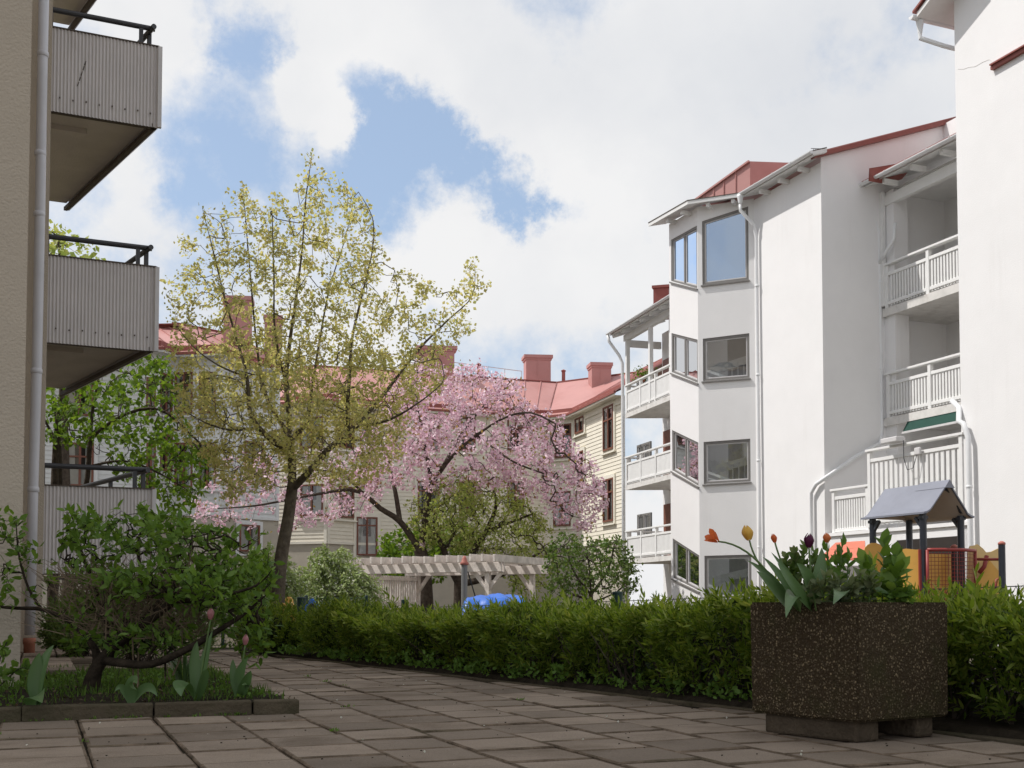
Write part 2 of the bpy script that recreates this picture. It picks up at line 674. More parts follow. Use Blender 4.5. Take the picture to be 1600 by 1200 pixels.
M = dict(
    white=mat('white_plaster', (.81, .80, .795), .9, .02, 1.2, .16, 45, .15, dirt=((.52, .49, .46), .9, (2.6, 2.6, .22), .58, .84, .22)),
    whitewood=mat('white_painted_wood', (.78, .775, .76), .55, .04, 5, .06, 80, .3, dirt=((.45, .38, .32), 2.0, (2, 2, .6), .64, .85, .5)),
    soffit=mat('white_boards', (.74, .735, .72), .6, .05, 4),
    slabedge=mat('weathered_concrete_edge', (.66, .64, .61), .85, .1, 4, .2, 60, .2, dirt=((.30, .26, .22), 2.5, (1, 1, 1), .55, .8, .6)),
    pipe=mat('white_metal_pipe', (.76, .765, .77), .4, .03, 4, spec=.45),
    pipegrey=mat('grey_metal_pipe', (.55, .545, .57), .42, .06, 3, spec=.45),
    clay=mat('fired_clay', (.30, .12, .075), .8, .15, 9, .2),
    tan=mat('tan_plaster', (.46, .395, .315), .92, .06, 1.4, .45, 60, .12, dirt=((.30, .25, .195), .8, (1.5, 1.5, .3), .55, .85, .45)),
    corr=mat('corrugated_metal', (.60, .565, .55), .5, .05, 1.3, spec=.4, dirt=((.30, .26, .23), 2.2, (2.5, 2.5, .5), .62, .8, .55)),
    corredge=mat('pale_metal_trim', (.6, .585, .58), .45, .05, 4, spec=.4),
    darkrail=mat('charcoal_painted_steel', (.045, .045, .05), .45, .1, 8, spec=.45),
    darkrim=mat('brown_sheet_edge', (.095, .075, .06), .6, .15, 6),
    concrete=mat('balcony_concrete', (.60, .55, .50), .9, .08, 2.0, .3, 40, .15),
    redroof=mat('red_sheet_metal', (.47, .235, .215), .5, .06, .6, spec=.4, dirt=((.36, .15, .135), .9, (1, 1, 1), .5, .8, .6)),
    redtrim=mat('dark_red_sheet', (.27, .085, .07), .55, .08, 2, spec=.35),
    cream=mat('cream_painted_boards', (.76, .71, .60), .65, .04, 2.5, .05, 40, .25, dirt=((.58, .52, .42), 1.3, (1, 1, 3), .58, .85, .35)),
    creamtrim=mat('pale_cream_trim', (.78, .74, .64), .6, .04, 5),
    greyw=mat('pale_grey_painted_boards', (.66, .67, .665), .65, .04, 2.5, .05, 40, .25, dirt=((.42, .43, .43), 1.3, (1, 1, 3), .58, .85, .35)),
    greyt=mat('pale_grey_trim', (.70, .71, .71), .6, .04, 5),
    plinth=mat('house_plinth', (.46, .42, .35), .9, .08, 2, .3, 30),
    redwood=mat('red_brown_window_wood', (.19, .075, .05), .5, .12, 9, spec=.35),
    greywin=mat('grey_window_frame', (.20, .19, .18), .5, .08, 8, spec=.35),
    glass=glassmat('window_glass', (.085, .083, .083), .14),
    lining=mat('beige_roof_lining', (.50, .44, .39), .7, .05, 4),
    clear=clearglass('clear_glass', .12),
    clearold=clearglass('old_clear_glass', .10),
    curtain=mat('pale_curtain', (.62, .60, .56), .9, .08, 6),
    roomdark=mat('dark_room', (.03, .027, .025), .9, .2, 3),  # near-black that paints the dark of unlit rooms
    stairwall=mat('stairwell_plaster', (.50, .49, .49), .9, .05, 3),
    glasstop=glassmat('sky_lit_glass', (.03, .07, .14), .42, (.66, .80, 1.0)),  # blue of the reflected sky put into the base and gloss colour
    dark=mat('dark_doorway', (.035, .028, .024), .7, .2, 3),
    green=mat('green_awning_cloth', (.015, .06, .045), .8, .1, 6),
    bark=mat('tree_bark', (.075, .060, .044), .95, .3, 9, .9, 26, .1, col2=(.165, .14, .105)),
    barkdark=mat('dark_bark', (.045, .035, .028), .95, .3, 12, .8, 40, .1, col2=(.10, .08, .062)),
    shrubbark=mat('almost_black_bark', (.020, .015, .011), .95, .3, 14, .8, 40, .1, col2=(.055, .042, .03)),
    twig=mat('dry_twig', (.13, .095, .062), .9, .3, 10, .4, 60, .1, col2=(.23, .175, .12)),
    timber=mat('weathered_timber', (.66, .60, .55), .85, .18, 5, .3, 40, .15, dirt=((.38, .33, .285), 3.0, (1, 1, .4), .5, .8, .6)),
    slab=None,
    soil=mat('dark_soil', (.030, .024, .017), .98, .35, 14, .8, 50, .05),
    ground=mat('bare_ground', (.085, .072, .052), .98, .25, 3, .6, 25, .05, col2=(.12, .105, .08)),
    kerb=mat('mossy_kerb_concrete', (.09, .073, .05), .95, .2, 6, .6, 50, .05, dirt=((.035, .042, .018), 4, (1, 1, 1), .5, .75, .7)),
    blockc=mat('old_concrete_block', (.085, .066, .047), .93, .25, 8, .7, 50, .1),
    tarp=mat('blue_tarpaulin', (.025, .13, .52), .4, .1, 5, spec=.45),
    bluep=mat('blue_play_panel', (.035, .17, .60), .4, .06, 5, spec=.45),
    yellow=mat('yellow_play_panel', (.68, .38, .085), .45, .05, 3, spec=.4, dirt=((.42, .25, .07), 2.5, (1, 1, 1), .55, .8, .5)),
    yellowpale=mat('pale_yellow_play_panel', (.70, .50, .22), .45, .05, 3, spec=.4),
    playpost=mat('blue_black_play_post', (.022, .026, .036), .4, .2, 6, spec=.45, dirt=((.12, .12, .13), 6, (1, 1, .25), .62, .75, .6)),
    playroof=mat('grey_play_roof', (.21, .22, .265), .5, .06, 2.5, spec=.4, dirt=((.14, .145, .17), 1.8, (1, 1, 1), .5, .8, .5)),
    playred=mat('red_play_metal', (.26, .035, .03), .45, .1, 6, spec=.4),
    salmon=mat('faded_red_play_roof', (.66, .20, .13), .5, .06, 4, spec=.35),
    polegrey=mat('grey_pole', (.19, .19, .19), .5, .08, 5, spec=.4),
    capred=mat('faded_red_cap', (.40, .14, .11), .6, .1, 5),
    wire=mat('dark_wire', (.035, .038, .045), .5, .1, 8, spec=.4),
    wiregreen=mat('green_coated_wire', (.02, .075, .05), .5, .1, 8, spec=.4),
    postgreen=mat('dark_green_post', (.012, .04, .032), .5, .1, 8, spec=.4),
    darkpad=mat('dark_grey_pad', (.05, .048, .05), .8, .1, 9),
    stem=mat('pale_green_stem', (.10, .16, .05), .55, .15, 12, spec=.3),
)


def slab_mat():
    m = mat('paving_concrete', (.25, .20, .155), .92, .16, 1.1, .5, 55, .08, dirt=((.11, .08, .055), 1.7, (1, 1, 1), .50, .74, .75))
    nt = m.node_tree
    N, L = nt.nodes, nt.links
    b = N['Principled BSDF']
    src = b.inputs['Base Color'].links[0].from_socket
    g = N.new('ShaderNodeNewGeometry')
    mr = N.new('ShaderNodeMapRange')
    mr.inputs['To Min'].default_value = 0.74
    mr.inputs['To Max'].default_value = 1.2
    L.new(g.outputs['Random Per Island'], mr.inputs['Value'])
    hs = N.new('ShaderNodeMix'); hs.data_type = 'RGBA'; hs.blend_type = 'MULTIPLY'
    hs.inputs['Factor'].default_value = 1
    L.new(src, hs.inputs['A'])
    L.new(mr.outputs[0], hs.inputs['B'])
    # grit
    tc = N.new('ShaderNodeTexCoord')
    nz = N.new('ShaderNodeTexNoise'); nz.inputs['Scale'].default_value = 260; nz.inputs['Detail'].default_value = 2
    L.new(tc.outputs['Object'], nz.inputs['Vector'])
    m2 = N.new('ShaderNodeMapRange'); m2.inputs['From Min'].default_value = .3; m2.inputs['From Max'].default_value = .7
    m2.inputs['To Min'].default_value = .78; m2.inputs['To Max'].default_value = 1.2
    L.new(nz.outputs['Fac'], m2.inputs['Value'])
    h2 = N.new('ShaderNodeMix'); h2.data_type = 'RGBA'; h2.blend_type = 'MULTIPLY'; h2.inputs['Factor'].default_value = 1
    L.new(hs.outputs['Result'], h2.inputs['A']); L.new(m2.outputs[0], h2.inputs['B'])
    L.new(h2.outputs['Result'], b.inputs['Base Color'])
    return m


def slab_edge_mat():
    """slab rim where dirt and moss gather unevenly"""
    return mat('paving_rim_dirt', (.06, .045, .03), .95, .3, 9.0, .6, 60, .1, col2=(.23, .172, .125), detail=6, dirt=((.035, .042, .016), 1.3, (1, 1, 1), .55, .75, .7))


def aggregate_mat():
    """dark cement with pale pebbles showing"""
    m = bpy.data.materials.new('exposed_aggregate')
    m.use_nodes = True
    nt = m.node_tree
    N, L = nt.nodes, nt.links
    b = N['Principled BSDF']
    b.inputs['Roughness'].default_value = 0.9
    b.inputs['Specular IOR Level'].default_value = 0.08
    tc = N.new('ShaderNodeTexCoord')
    vo = N.new('ShaderNodeTexVoronoi'); vo.inputs['Scale'].default_value = 105.0
    wn = N.new('ShaderNodeTexNoise'); wn.inputs['Scale'].default_value = 60
    vm = N.new('ShaderNodeVectorMath'); vm.operation = 'SCALE'; vm.inputs['Scale'].default_value = .012
    va = N.new('ShaderNodeVectorMath'); va.operation = 'ADD'
    L.new(tc.outputs['Object'], wn.inputs['Vector'])
    L.new(wn.outputs['Color'], vm.inputs[0])
    L.new(tc.outputs['Object'], va.inputs[0]); L.new(vm.outputs[0], va.inputs[1])
    L.new(va.outputs[0], vo.inputs['Vector'])
    sep = N.new('ShaderNodeSeparateColor')
    L.new(vo.outputs['Color'], sep.inputs[0])
    rp = N.new('ShaderNodeValToRGB')
    e = rp.color_ramp.elements
    e[0].position = 0.0; e[0].color = (.062, .042, .025, 1)
    e[1].position = 1.0; e[1].color = (.30, .23, .14, 1)
    for p, c in ((.45, (.08, .06, .04, 1)), (.68, (.13, .10, .065, 1)), (.86, (.185, .145, .095, 1))):
        q = e.new(p); q.color = c
    L.new(sep.outputs[0], rp.inputs['Fac'])
    lt = N.new('ShaderNodeMapRange'); lt.inputs['From Min'].default_value = .32; lt.inputs['From Max'].default_value = .62
    lt.inputs['To Min'].default_value = 1; lt.inputs['To Max'].default_value = 0
    L.new(vo.outputs['Distance'], lt.inputs['Value'])
    mx = N.new('ShaderNodeMix'); mx.data_type = 'RGBA'
    L.new(lt.outputs[0], mx.inputs['Factor'])
    mx.inputs['A'].default_value = (.052, .038, .022, 1)
    L.new(rp.outputs['Color'], mx.inputs['B'])
    n2 = N.new('ShaderNodeTexNoise'); n2.inputs['Scale'].default_value = 5; n2.inputs['Detail'].default_value = 5
    L.new(tc.outputs['Object'], n2.inputs['Vector'])
    mr = N.new('ShaderNodeMapRange'); mr.inputs['From Min'].default_value = .52; mr.inputs['From Max'].default_value = .75; mr.inputs['To Max'].default_value = .6
    L.new(n2.outputs['Fac'], mr.inputs['Value'])
    m3 = N.new('ShaderNodeMix'); m3.data_type = 'RGBA'
    L.new(mr.outputs[0], m3.inputs['Factor']); L.new(mx.outputs['Result'], m3.inputs['A'])
    m3.inputs['B'].default_value = (.045, .05, .018, 1)
    L.new(m3.outputs['Result'], b.inputs['Base Color'])
    bp = N.new('ShaderNodeBump'); bp.inputs['Strength'].default_value = .9; bp.inputs['Distance'].default_value = .006
    L.new(lt.outputs[0], bp.inputs['Height'])
    L.new(bp.outputs[0], b.inputs['Normal'])
    return m


M['slab'] = slab_mat()
M['slabrim'] = slab_edge_mat()
M['aggregate'] = aggregate_mat()
LF = dict(
    main=leafmat('olive_spring_leaf', [(.44, .44, .18), (.53, .51, .22), (.62, .58, .27), (.66, .58, .31), (.54, .52, .24), (.46, .50, .20)], .48, tcol=(1.25, 1.2, .8)),
    pink=leafmat('pink_blossom_petal', [(.66, .42, .52), (.76, .55, .63), (.84, .68, .74), (.90, .81, .83), (.70, .46, .56)], .32, .7, .1, tcol=(1.1, .95, 1.0)),
    bronze=leafmat('bronze_young_leaf', [(.26, .13, .07), (.30, .20, .08), (.24, .23, .08)], .35),
    bright=leafmat('bright_green_leaf', [(.085, .16, .022), (.12, .21, .03), (.17, .26, .045), (.065, .13, .02)], .42, tcol=(1.5, 1.4, .6)),
    apple=leafmat('yellow_green_leaf', [(.27, .34, .09), (.34, .41, .12), (.41, .45, .15), (.46, .46, .22)], .38, tcol=(1.2, 1.2, .6)),
    lilac=leafmat('mid_green_leaf', [(.07, .12, .03), (.095, .155, .04), (.13, .19, .055), (.15, .17, .07)], .35, tcol=(1.3, 1.35, .6)),
    spirea=leafmat('pale_arching_leaf', [(.30, .38, .15), (.40, .47, .21), (.23, .32, .10), (.50, .54, .34)], .3, tcol=(1.1, 1.1, .7)),
    spireaflower=leafmat('white_tiny_flower', [(.62, .62, .52), (.75, .75, .68)], .3, .7, .1, tcol=(1, 1, .9)),
    hedge=leafmat('hedge_leaf', [(.06, .10, .014), (.085, .14, .018), (.12, .18, .024), (.16, .22, .034), (.21, .25, .055)], .40, .5, .16, tcol=(1.6, 1.5, .6)),
    hedgenew=leafmat('young_hedge_leaf', [(.15, .23, .03), (.20, .28, .04), (.26, .33, .06), (.33, .36, .11)], .42, .5, .16, tcol=(1.5, 1.45, .6)),
    hedgein=leafmat('old_hedge_leaf', [(.02, .034, .009), (.03, .05, .012)], .15),  # near-black tone puts inner shade into the leaf colour of hedge and shrubs
    shrub=leafmat('shrub_leaf', [(.075, .135, .025), (.10, .18, .032), (.135, .225, .042), (.17, .26, .065)], .40, .5, .16, tcol=(1.5, 1.45, .6)),
    tulip=leafmat('blue_green_tulip_leaf', [(.085, .15, .055), (.11, .18, .07)], .2, .38, .4, tcol=(1.0, 1.3, .6)),
    grass=leafmat('lawn_blade', [(.05, .095, .016), (.075, .13, .022), (.10, .16, .03)], .3),
    weed=leafmat('weed_leaf', [(.07, .13, .022), (.10, .18, .03), (.13, .22, .05)], .35),
    silver=leafmat('felted_grey_green_leaf', [(.14, .17, .09), (.19, .22, .12), (.12, .16, .07)], .25),
)

# ------------------------------------------------------------------ ground, paving, bed
def gz(y):
    return -0.55 * min(1.0, max(0.0, (y - 14.0) / 13.0))


mb = MB()
xs = [-220, -60, -20, -8, 0, 8, 20, 60, 220]
ys = [-60, -10, 0, 6, 14, 17, 20, 23.5, 27, 40, 80, 320]
mb.grid([[(x, y, gz(y) - 0.012) for x in xs] for y in ys])
tag(mb.build('ground', M['ground']), kind='structure')

ED = nrm([-0.41, 1.0])           # paving and buildings on the right run this way
EP = np.array([ED[1], -ED[0]])


def hedge_x(d):
    return 1.27 - 0.61 * (d - 6.2)


mb = MB()
rs = np.random.default_rng(3)
O = np.array([-0.72, 4.1])
S = S_PAVE = 0.352
for i in range(-30, 18):
    off = rs.uniform(0, .06) + (S / 2 if i % 2 else 0) * (1 if i > 0 else .25)
    for j in range(-24, 40):
        c = O + EP * (i + .5) * S + ED * (j * S + off)
        if not (0.3 < c[1] < 15.5) or c[0] > hedge_x(c[1]) + .05 or c[0] < -9:
            continue
        w = (S - rs.uniform(.006, .012)) / 2
        h = (S - rs.uniform(.010, .020)) / 2
        zt = rs.normal(0, .0022)
        tx, ty = rs.normal(0, .006, 2)
        ax = np.array([EP[0], EP[1], tx]); ay = np.array([ED[0], ED[1], ty])
        cc = np.array([c[0], c[1], zt])
        ch = .005
        rw, rh_ = rs.uniform(.004, .010), rs.uniform(.006, .02)
        inn_ = [cc + ax * a * (w - ch - rw) + ay * b * (h - ch - rh_) for a, b in ((-1, -1), (1, -1), (1, 1), (-1, 1))]
        top = [cc + ax * a * (w - ch) + ay * b * (h - ch) for a, b in ((-1, -1), (1, -1), (1, 1), (-1, 1))]
        rim = [cc + ax * a * w + ay * b * h - np.array([0, 0, ch]) for a, b in ((-1, -1), (1, -1), (1, 1), (-1, 1))]
        lo = [p - np.array([0, 0, .03]) for p in rim]
        mb.add(top + rim + lo + inn_, [(12, 13, 14, 15)] + [(k, (k + 1) % 4, 12 + (k + 1) % 4, 12 + k) for k in range(4)] + [(4 + k, 4 + (k + 1) % 4, (k + 1) % 4, k) for k in range(4)] + [(8 + k, 8 + (k + 1) % 4, 4 + (k + 1) % 4, 4 + k) for k in range(4)])
pv = tag(mb.build('paving', M['slab']), kind='structure')
pv.data.materials.append(M['slabrim'])
for q_ in pv.data.polygons:
    if q_.index % 13:
        q_.material_index = 1
mb = MB()
mb.grid([[(x, y, -.0095) for x in (-9, -4, 0, 2, 3.6)] for y in (.2, 4, 8, 12, 15)])
tag(mb.build('paving_joints', M['soil']), kind='structure')

# soil under the hedge, with its low edging
mb = MB()
pts = []
for d in (2.6, 4, 5, 6.2, 8, 10, 12, 13.4):
    pts.append([(hedge_x(d) + .07, d, .0), (hedge_x(d) + .10, d + .02, .035), (hedge_x(d) + .6, d + .3, .05), (hedge_x(d) + 1.6, d + .8, .04), (hedge_x(d) + 1.9, d + .9, -.03)])
mb.grid(pts)
tag(mb.build('hedge_soil', M['soil']), kind='structure')
mb = MB()
d = 2.6
while d < 13.2:
    L_ = rs.uniform(.8, 1.0)
    a = np.array([hedge_x(d + .01), d + .01, -.003]); b = np.array([hedge_x(d + L_), d + L_, -.004 + rs.normal(0, .003)])
    mb.bar(a, b, .05, .03)
    d += L_ + .01
tag(mb.build('path_edging', M['kerb'], bevel=.006), kind='structure')

BC = np.array([-1.126, 6.1])     # near right corner of the planting bed
BF = nrm([-1.384, -0.45])
mb = MB()
lens = [.24, .49, .62, .6, .6, .6, .6]
p = BC.copy()
for k, l in enumerate(lens):
    q = p + BF * (l - .006)
    z = .03 + rs.normal(0, .003)
    mb.bar((*(p + rs.normal(0, .004, 2)), z), (*q, z + rs.normal(0, .002)), .075, .082)
    p = p + BF * l
p = BC + ED * .06 - EP * .05
for k in range(4):
    q = p + ED * .78
    mb.bar((*p, .022 - k * .004), (*q, .02 - k * .004), .06, .07)
    p = p + ED * .8
tag(mb.build('bed_kerb', M['kerb'], bevel=.009), kind='structure')

mb = MB()
nx, ny = 40, 30
BED = []
for i in range(nx):
    row = []
    for j in range(ny):
        u, v = i / (nx - 1) * 4.2, j / (ny - 1) * 3.3
        c = BC + BF * (u + .03) + ED * (v + .05)
        z = .052 + .012 * sin(u * 7 + v * 5) + rs.normal(0, .006) + .02 * sin(v * 2.1) * (u > .2)
        row.append((c[0], c[1], z))
    BED.append(row)
mb.grid(BED)
tag(mb.build('bed_soil', M['soil'], smooth=True), kind='structure')
# strip of slabs beside the plastered wall
mb = MB()
for k in range(5):
    c = W(80, 1062, 8.35) + np.array([-.36 * k * .41, .36 * k, 0])
    c[2] = .075 + rs.normal(0, .003)
    mb.obox(c, np.array([EP[0], EP[1], 0]) * .165, np.array([ED[0], ED[1], 0]) * .172, (0, 0, .02))
tag(mb.build('wall_side_paving', M['slab'], bevel=.005), kind='structure')


# ------------------------------------------------------------------ wall helper
class Wall:
    """vertical plane: origin P0 (x, y), direction dr along it, nv outward normal"""

    def __init__(self, P0, dr, nv=None):
        self.P = np.asarray(P0, float)[:2]
        self.d = nrm(np.asarray(dr, float)[:2])
        n = np.array([self.d[1], -self.d[0]]) if nv is None else nrm(nv)
        self.n = n

    def pt(self, s, z, o=0.0):
        q = self.P + self.d * s + self.n * o
        return np.array([q[0], q[1], z])

    def at(self, px, py, o=0.0):
        """(s, z) seen at a photo pixel on the plane pushed out by o"""
        r = raydir(px, py)
        u = r[0] / r[1]
        P = self.P + self.n * o
        s = (u * P[1] - P[0]) / (self.d[0] - u * self.d[1])
        y = P[1] + s * self.d[1]
        return s, CAM_H + r[2] / r[1] * y

    def v3(self, s=0, z=0, o=0):
        q = self.d * s + self.n * o
        return np.array([q[0], q[1], z])

    def slab(self, m, s0, s1, z0, z1, o0, o1):
        """box in wall coordinates"""
        c = self.pt((s0 + s1) / 2, (z0 + z1) / 2, (o0 + o1) / 2)
        return m.obox(c, self.v3(s=(s1 - s0) / 2), self.v3(o=(o1 - o0) / 2), (0, 0, (z1 - z0) / 2))

    def panel(self, m, s0, s1, zb, zt, holes=(), reveal=0.14, o=0.0):
        """plaster sheet with openings; each hole (sa, sb, zla, zra, zlb, zrb); zb/zt = (left, right) heights; holes share columns"""
        cuts = sorted({s0, s1} | {h[0] for h in holes} | {h[1] for h in holes})
        f = lambda e, s: e[0] + (e[1] - e[0]) * (s - s0) / (s1 - s0)
        for a, b in zip(cuts[:-1], cuts[1:]):
            hs = sorted([h for h in holes if h[0] < (a + b) / 2 < h[1]], key=lambda h: h[2])
            lo = (f(zb, a), f(zb, b))
            for h in hs:
                g = lambda z0, z1, s: z0 + (z1 - z0) * (s - h[0]) / (h[1] - h[0])
                lb = (g(h[2], h[3], a), g(h[2], h[3], b)); ub = (g(h[4], h[5], a), g(h[4], h[5], b))
                m.quad(self.pt(a, lo[0], o), self.pt(b, lo[1], o), self.pt(b, lb[1], o), self.pt(a, lb[0], o))
                lo = ub
            m.quad(self.pt(a, lo[0], o), self.pt(b, lo[1], o), self.pt(b, f(zt, b), o), self.pt(a, f(zt, a), o))
        for h in holes:
            c = [(h[0], h[2]), (h[1], h[3]), (h[1], h[5]), (h[0], h[4])]
            for i in range(4):
                (a, za), (b, zb_) = c[i], c[(i + 1) % 4]
                m.quad(self.pt(a, za, o), self.pt(a, za, o - reveal), self.pt(b, zb_, o - reveal), self.pt(b, zb_, o))


def window(parent, wl, hole, fr_mat, glass_mat, o=-0.03, fw=.07, mull=(), trans=(), name='window', sill=True, inner=None, depth=.07, glz=None):
    """frame (part) > pane, sill (sub-parts) filling a hole of a wall"""
    sa, sb, zla, zra, zlb, zrb = hole
    zl = lambda s: zla + (zra - zla) * (s - sa) / (sb - sa)
    zu = lambda s: zlb + (zrb - zlb) * (s - sa) / (sb - sa)
    f = MB()

    def stile(a, b, o0, o1):
        P = [wl.pt(a, zl(a), o0), wl.pt(b, zl(b), o0), wl.pt(b, zu(b), o0), wl.pt(a, zu(a), o0)]
        f.prism(P, wl.v3(o=o1 - o0))

    def rail(fa, fb, a, b, o0, o1):
        z = lambda t, s: zl(s) + (zu(s) - zl(s)) * t
        P = [wl.pt(a, z(fa, a), o0), wl.pt(b, z(fa, b), o0), wl.pt(b, z(fb, b), o0), wl.pt(a, z(fb, a), o0)]
        f.prism(P, wl.v3(o=o1 - o0))
    hgt = (zlb - zla + zrb - zra) / 2
    t = fw / hgt
    stile(sa, sa + fw, o - depth, o)
    stile(sb - fw, sb, o - depth, o)
    rail(0, t, sa + fw, sb - fw, o - depth, o - .002)
    rail(1 - t, 1, sa + fw, sb - fw, o - depth, o - .002)
    for q in mull:
        c = sa + (sb - sa) * q
        stile(c - fw * .55, c + fw * .55, o - depth, o - .004)
    for q in trans:
        rail(q - t * .45, q + t * .45, sa + fw, sb - fw, o - depth, o - .006)
    fo = f.build(name, fr_mat, parent)
    if inner is not None:      # pale inner sash round the glass
        f = MB()
        e = sorted([sa + fw] + [sa + (sb - sa) * q + k * fw * .55 for q in mull for k in (-1, 1)] + [sb - fw])
        iw = .035
        for a, b in zip(e[::2], e[1::2]):
            stile(a, a + iw, o - .05, o - .028)
            stile(b - iw, b, o - .05, o - .028)
            rail(t, t + iw / hgt, a + iw, b - iw, o - .05, o - .03)
            rail(1 - t - iw / hgt, 1 - t, a + iw, b - iw, o - .05, o - .03)
        f.build('sash', inner, fo)
    g = MB()
    g.quad(wl.pt(sa, zl(sa), o - .055), wl.pt(sb, zl(sb), o - .055), wl.pt(sb, zu(sb), o - .055), wl.pt(sa, zu(sa), o - .055))
    g.build('pane', glass_mat, fo)
    if sill:
        k = MB()
        P = [wl.pt(sa - .03, zl(sa) - .05, o + .01), wl.pt(sb + .03, zl(sb) - .05, o + .01), wl.pt(sb + .03, zl(sb) - .012, o + .01), wl.pt(sa - .03, zl(sa) - .012, o + .01)]
        k.prism(P, wl.v3(o=.06))
        k.build('sill', fr_mat, fo)
    return fo


def hole_px(wl, x0, x1, yl0, yr0, yl1, yr1):
    """hole from pixels: left/right bottom y, left/right top y"""
    a, zla = wl.at(x0, yl0); b, zra = wl.at(x1, yr0)
    _, zlb = wl.at(x0, yl1); _, zrb = wl.at(x1, yr1)
    return (a, b, zla, zra, zlb, zrb)


def slatted_rail(parent, wl, s0, s1, z0, z1, o, name='balustrade', gap=.105, sw=.06, posts=2, toprail=True, kind='slat', m_=None, cap=.12):
    """post, rails and upright slats"""
    m_ = m_ or M['whitewood']
    f = MB()
    for k in range(posts + 1):
        s = s0 + .05 + (s1 - s0 - .1) * k / posts
        wl.slab(f, s - .05, s + .05, z0 - .03, z1 - .004, o - .05, o + .052)
    wl.slab(f, s0, s1, z1 - .15 - cap, z1 - .07 - cap, o - .035, o + .04)
    wl.slab(f, s0, s1, z0 + .06, z0 + .14, o - .035, o + .04)
    bo = f.build(name, m_, parent, bevel=.006)
    if toprail:
        f = MB()
        wl.slab(f, s0 - .04, s1 + .04, z1, z1 + .055, o - .07, o + .08)
        f.build('handrail', m_, bo, bevel=.006)
    f = MB()
    n = int((s1 - s0 - .1) / gap)
    for k in range(n):
        s = s0 + .05 + (s1 - s0 - .1) * (k + .5) / n
        if any(abs(s - (s0 + .05 + (s1 - s0 - .1) * q / posts)) < .07 for q in range(posts + 1)):
            continue
        wl.slab(f, s - sw / 2, s + sw / 2, z0 + .02, z1 - .1 - cap, o - .018, o + .018)
    f.build('slats', m_, bo)
    return bo


def offset_line(pts, o):
    """2-D polyline pushed o towards its left side, mitred"""
    out = []
    n = len(pts)
    for i in range(n):
        ns = []
        if i > 0:
            d = nrm(pts[i] - pts[i - 1]); ns.append(np.array([-d[1], d[0]]))
        if i < n - 1:
            d = nrm(pts[i + 1] - pts[i]); ns.append(np.array([-d[1], d[0]]))
        m = nrm(sum(ns))
        out.append(pts[i] + m * o / max(.35, float(np.dot(m, ns[0]))))
    return out


# ------------------------------------------------------------------ white apartment building on the right
CA = np.array([7.64, 28.06])
DD = nrm([-0.40, 1.0])
wa = Wall(CA, DD, np.array([-DD[1], DD[0]]))           # s grows away from the corner, o towards the court
bp = -wa.n                                               # into the building
apt = thing('apartment_building', (CA[0], CA[1], gz(28)), 'white plastered apartment building with red roof, grey framed windows and slatted balconies', 'building')

EAVE = 11.45
sJ = 2.93
mb = MB()
wa.panel(mb, 0, sJ, (-1, -1), (EAVE, EAVE))
# shaded gable wall, up to the roof line
ws = Wall(CA, bp, -DD)
zr = lambda t: EAVE + .12 + .36 * t
ws.panel(mb, 0, 6.5, (-1, -1), (zr(0), zr(6.5)))
# bay: chamfer and front
J = wa.pt(sJ, 0)[:2]
wc = Wall(J, nrm([-2.11, 1.0]))
wc.n = nrm([-1.0, -2.11])
LC = 1.575
B1 = J + wc.d * LC
wf = Wall(B1, nrm([-.45, 1.0]), nrm([-1, -.45]))
LFa = 1.46
ch = [hole_px(wc, 1170, 1101, *q) for q in ((437, 445, 322, 345), (590.5, 595.5, 520.5, 529), (752.5, 756.5, 685.5, 690.5), (934, 936, 866.5, 868.5))]
ch = [(h[0], h[1], h[2], h[3], h[4], h[5]) for h in ch]
fh = [hole_px(wf, 1089.5, 1051.5, *q) for q in ((451, 438, 352, 373), (599, 581, 531, 519.5), (760.5, 735, 692, 671.5), (924, 903, 868, 841))]
s0f = min(h[0] for h in fh); s1f = max(h[1] for h in fh)
fh = [(s0f, s1f) + h[2:] for h in fh]
s0c = min(h[0] for h in ch); s1c = max(h[1] for h in ch)
ch = [(s0c, s1c) + h[2:] for h in ch]
wc.panel(mb, 0, LC, (-1, -1), (EAVE + .05, EAVE + .05), ch)
wf.panel(mb, 0, LFa, (-1, -1), (EAVE + .05, EAVE - .0), fh)
B2 = wf.pt(LFa, 0)[:2]
we = Wall(B2, bp, DD)                                    # end wall of the bay, turned away
we.panel(mb, 0, 2.5, (-1, -1), (EAVE, EAVE))
mb.build('wall', M['white'], apt)
for k, h in enumerate(ch):
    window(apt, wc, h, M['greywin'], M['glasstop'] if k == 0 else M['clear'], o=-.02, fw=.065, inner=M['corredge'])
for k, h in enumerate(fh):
    window(apt, wf, h, M['greywin'], M['glasstop'] if k == 0 else M['clear'], o=-.02, fw=.06, mull=(.5,), inner=M['corredge'])

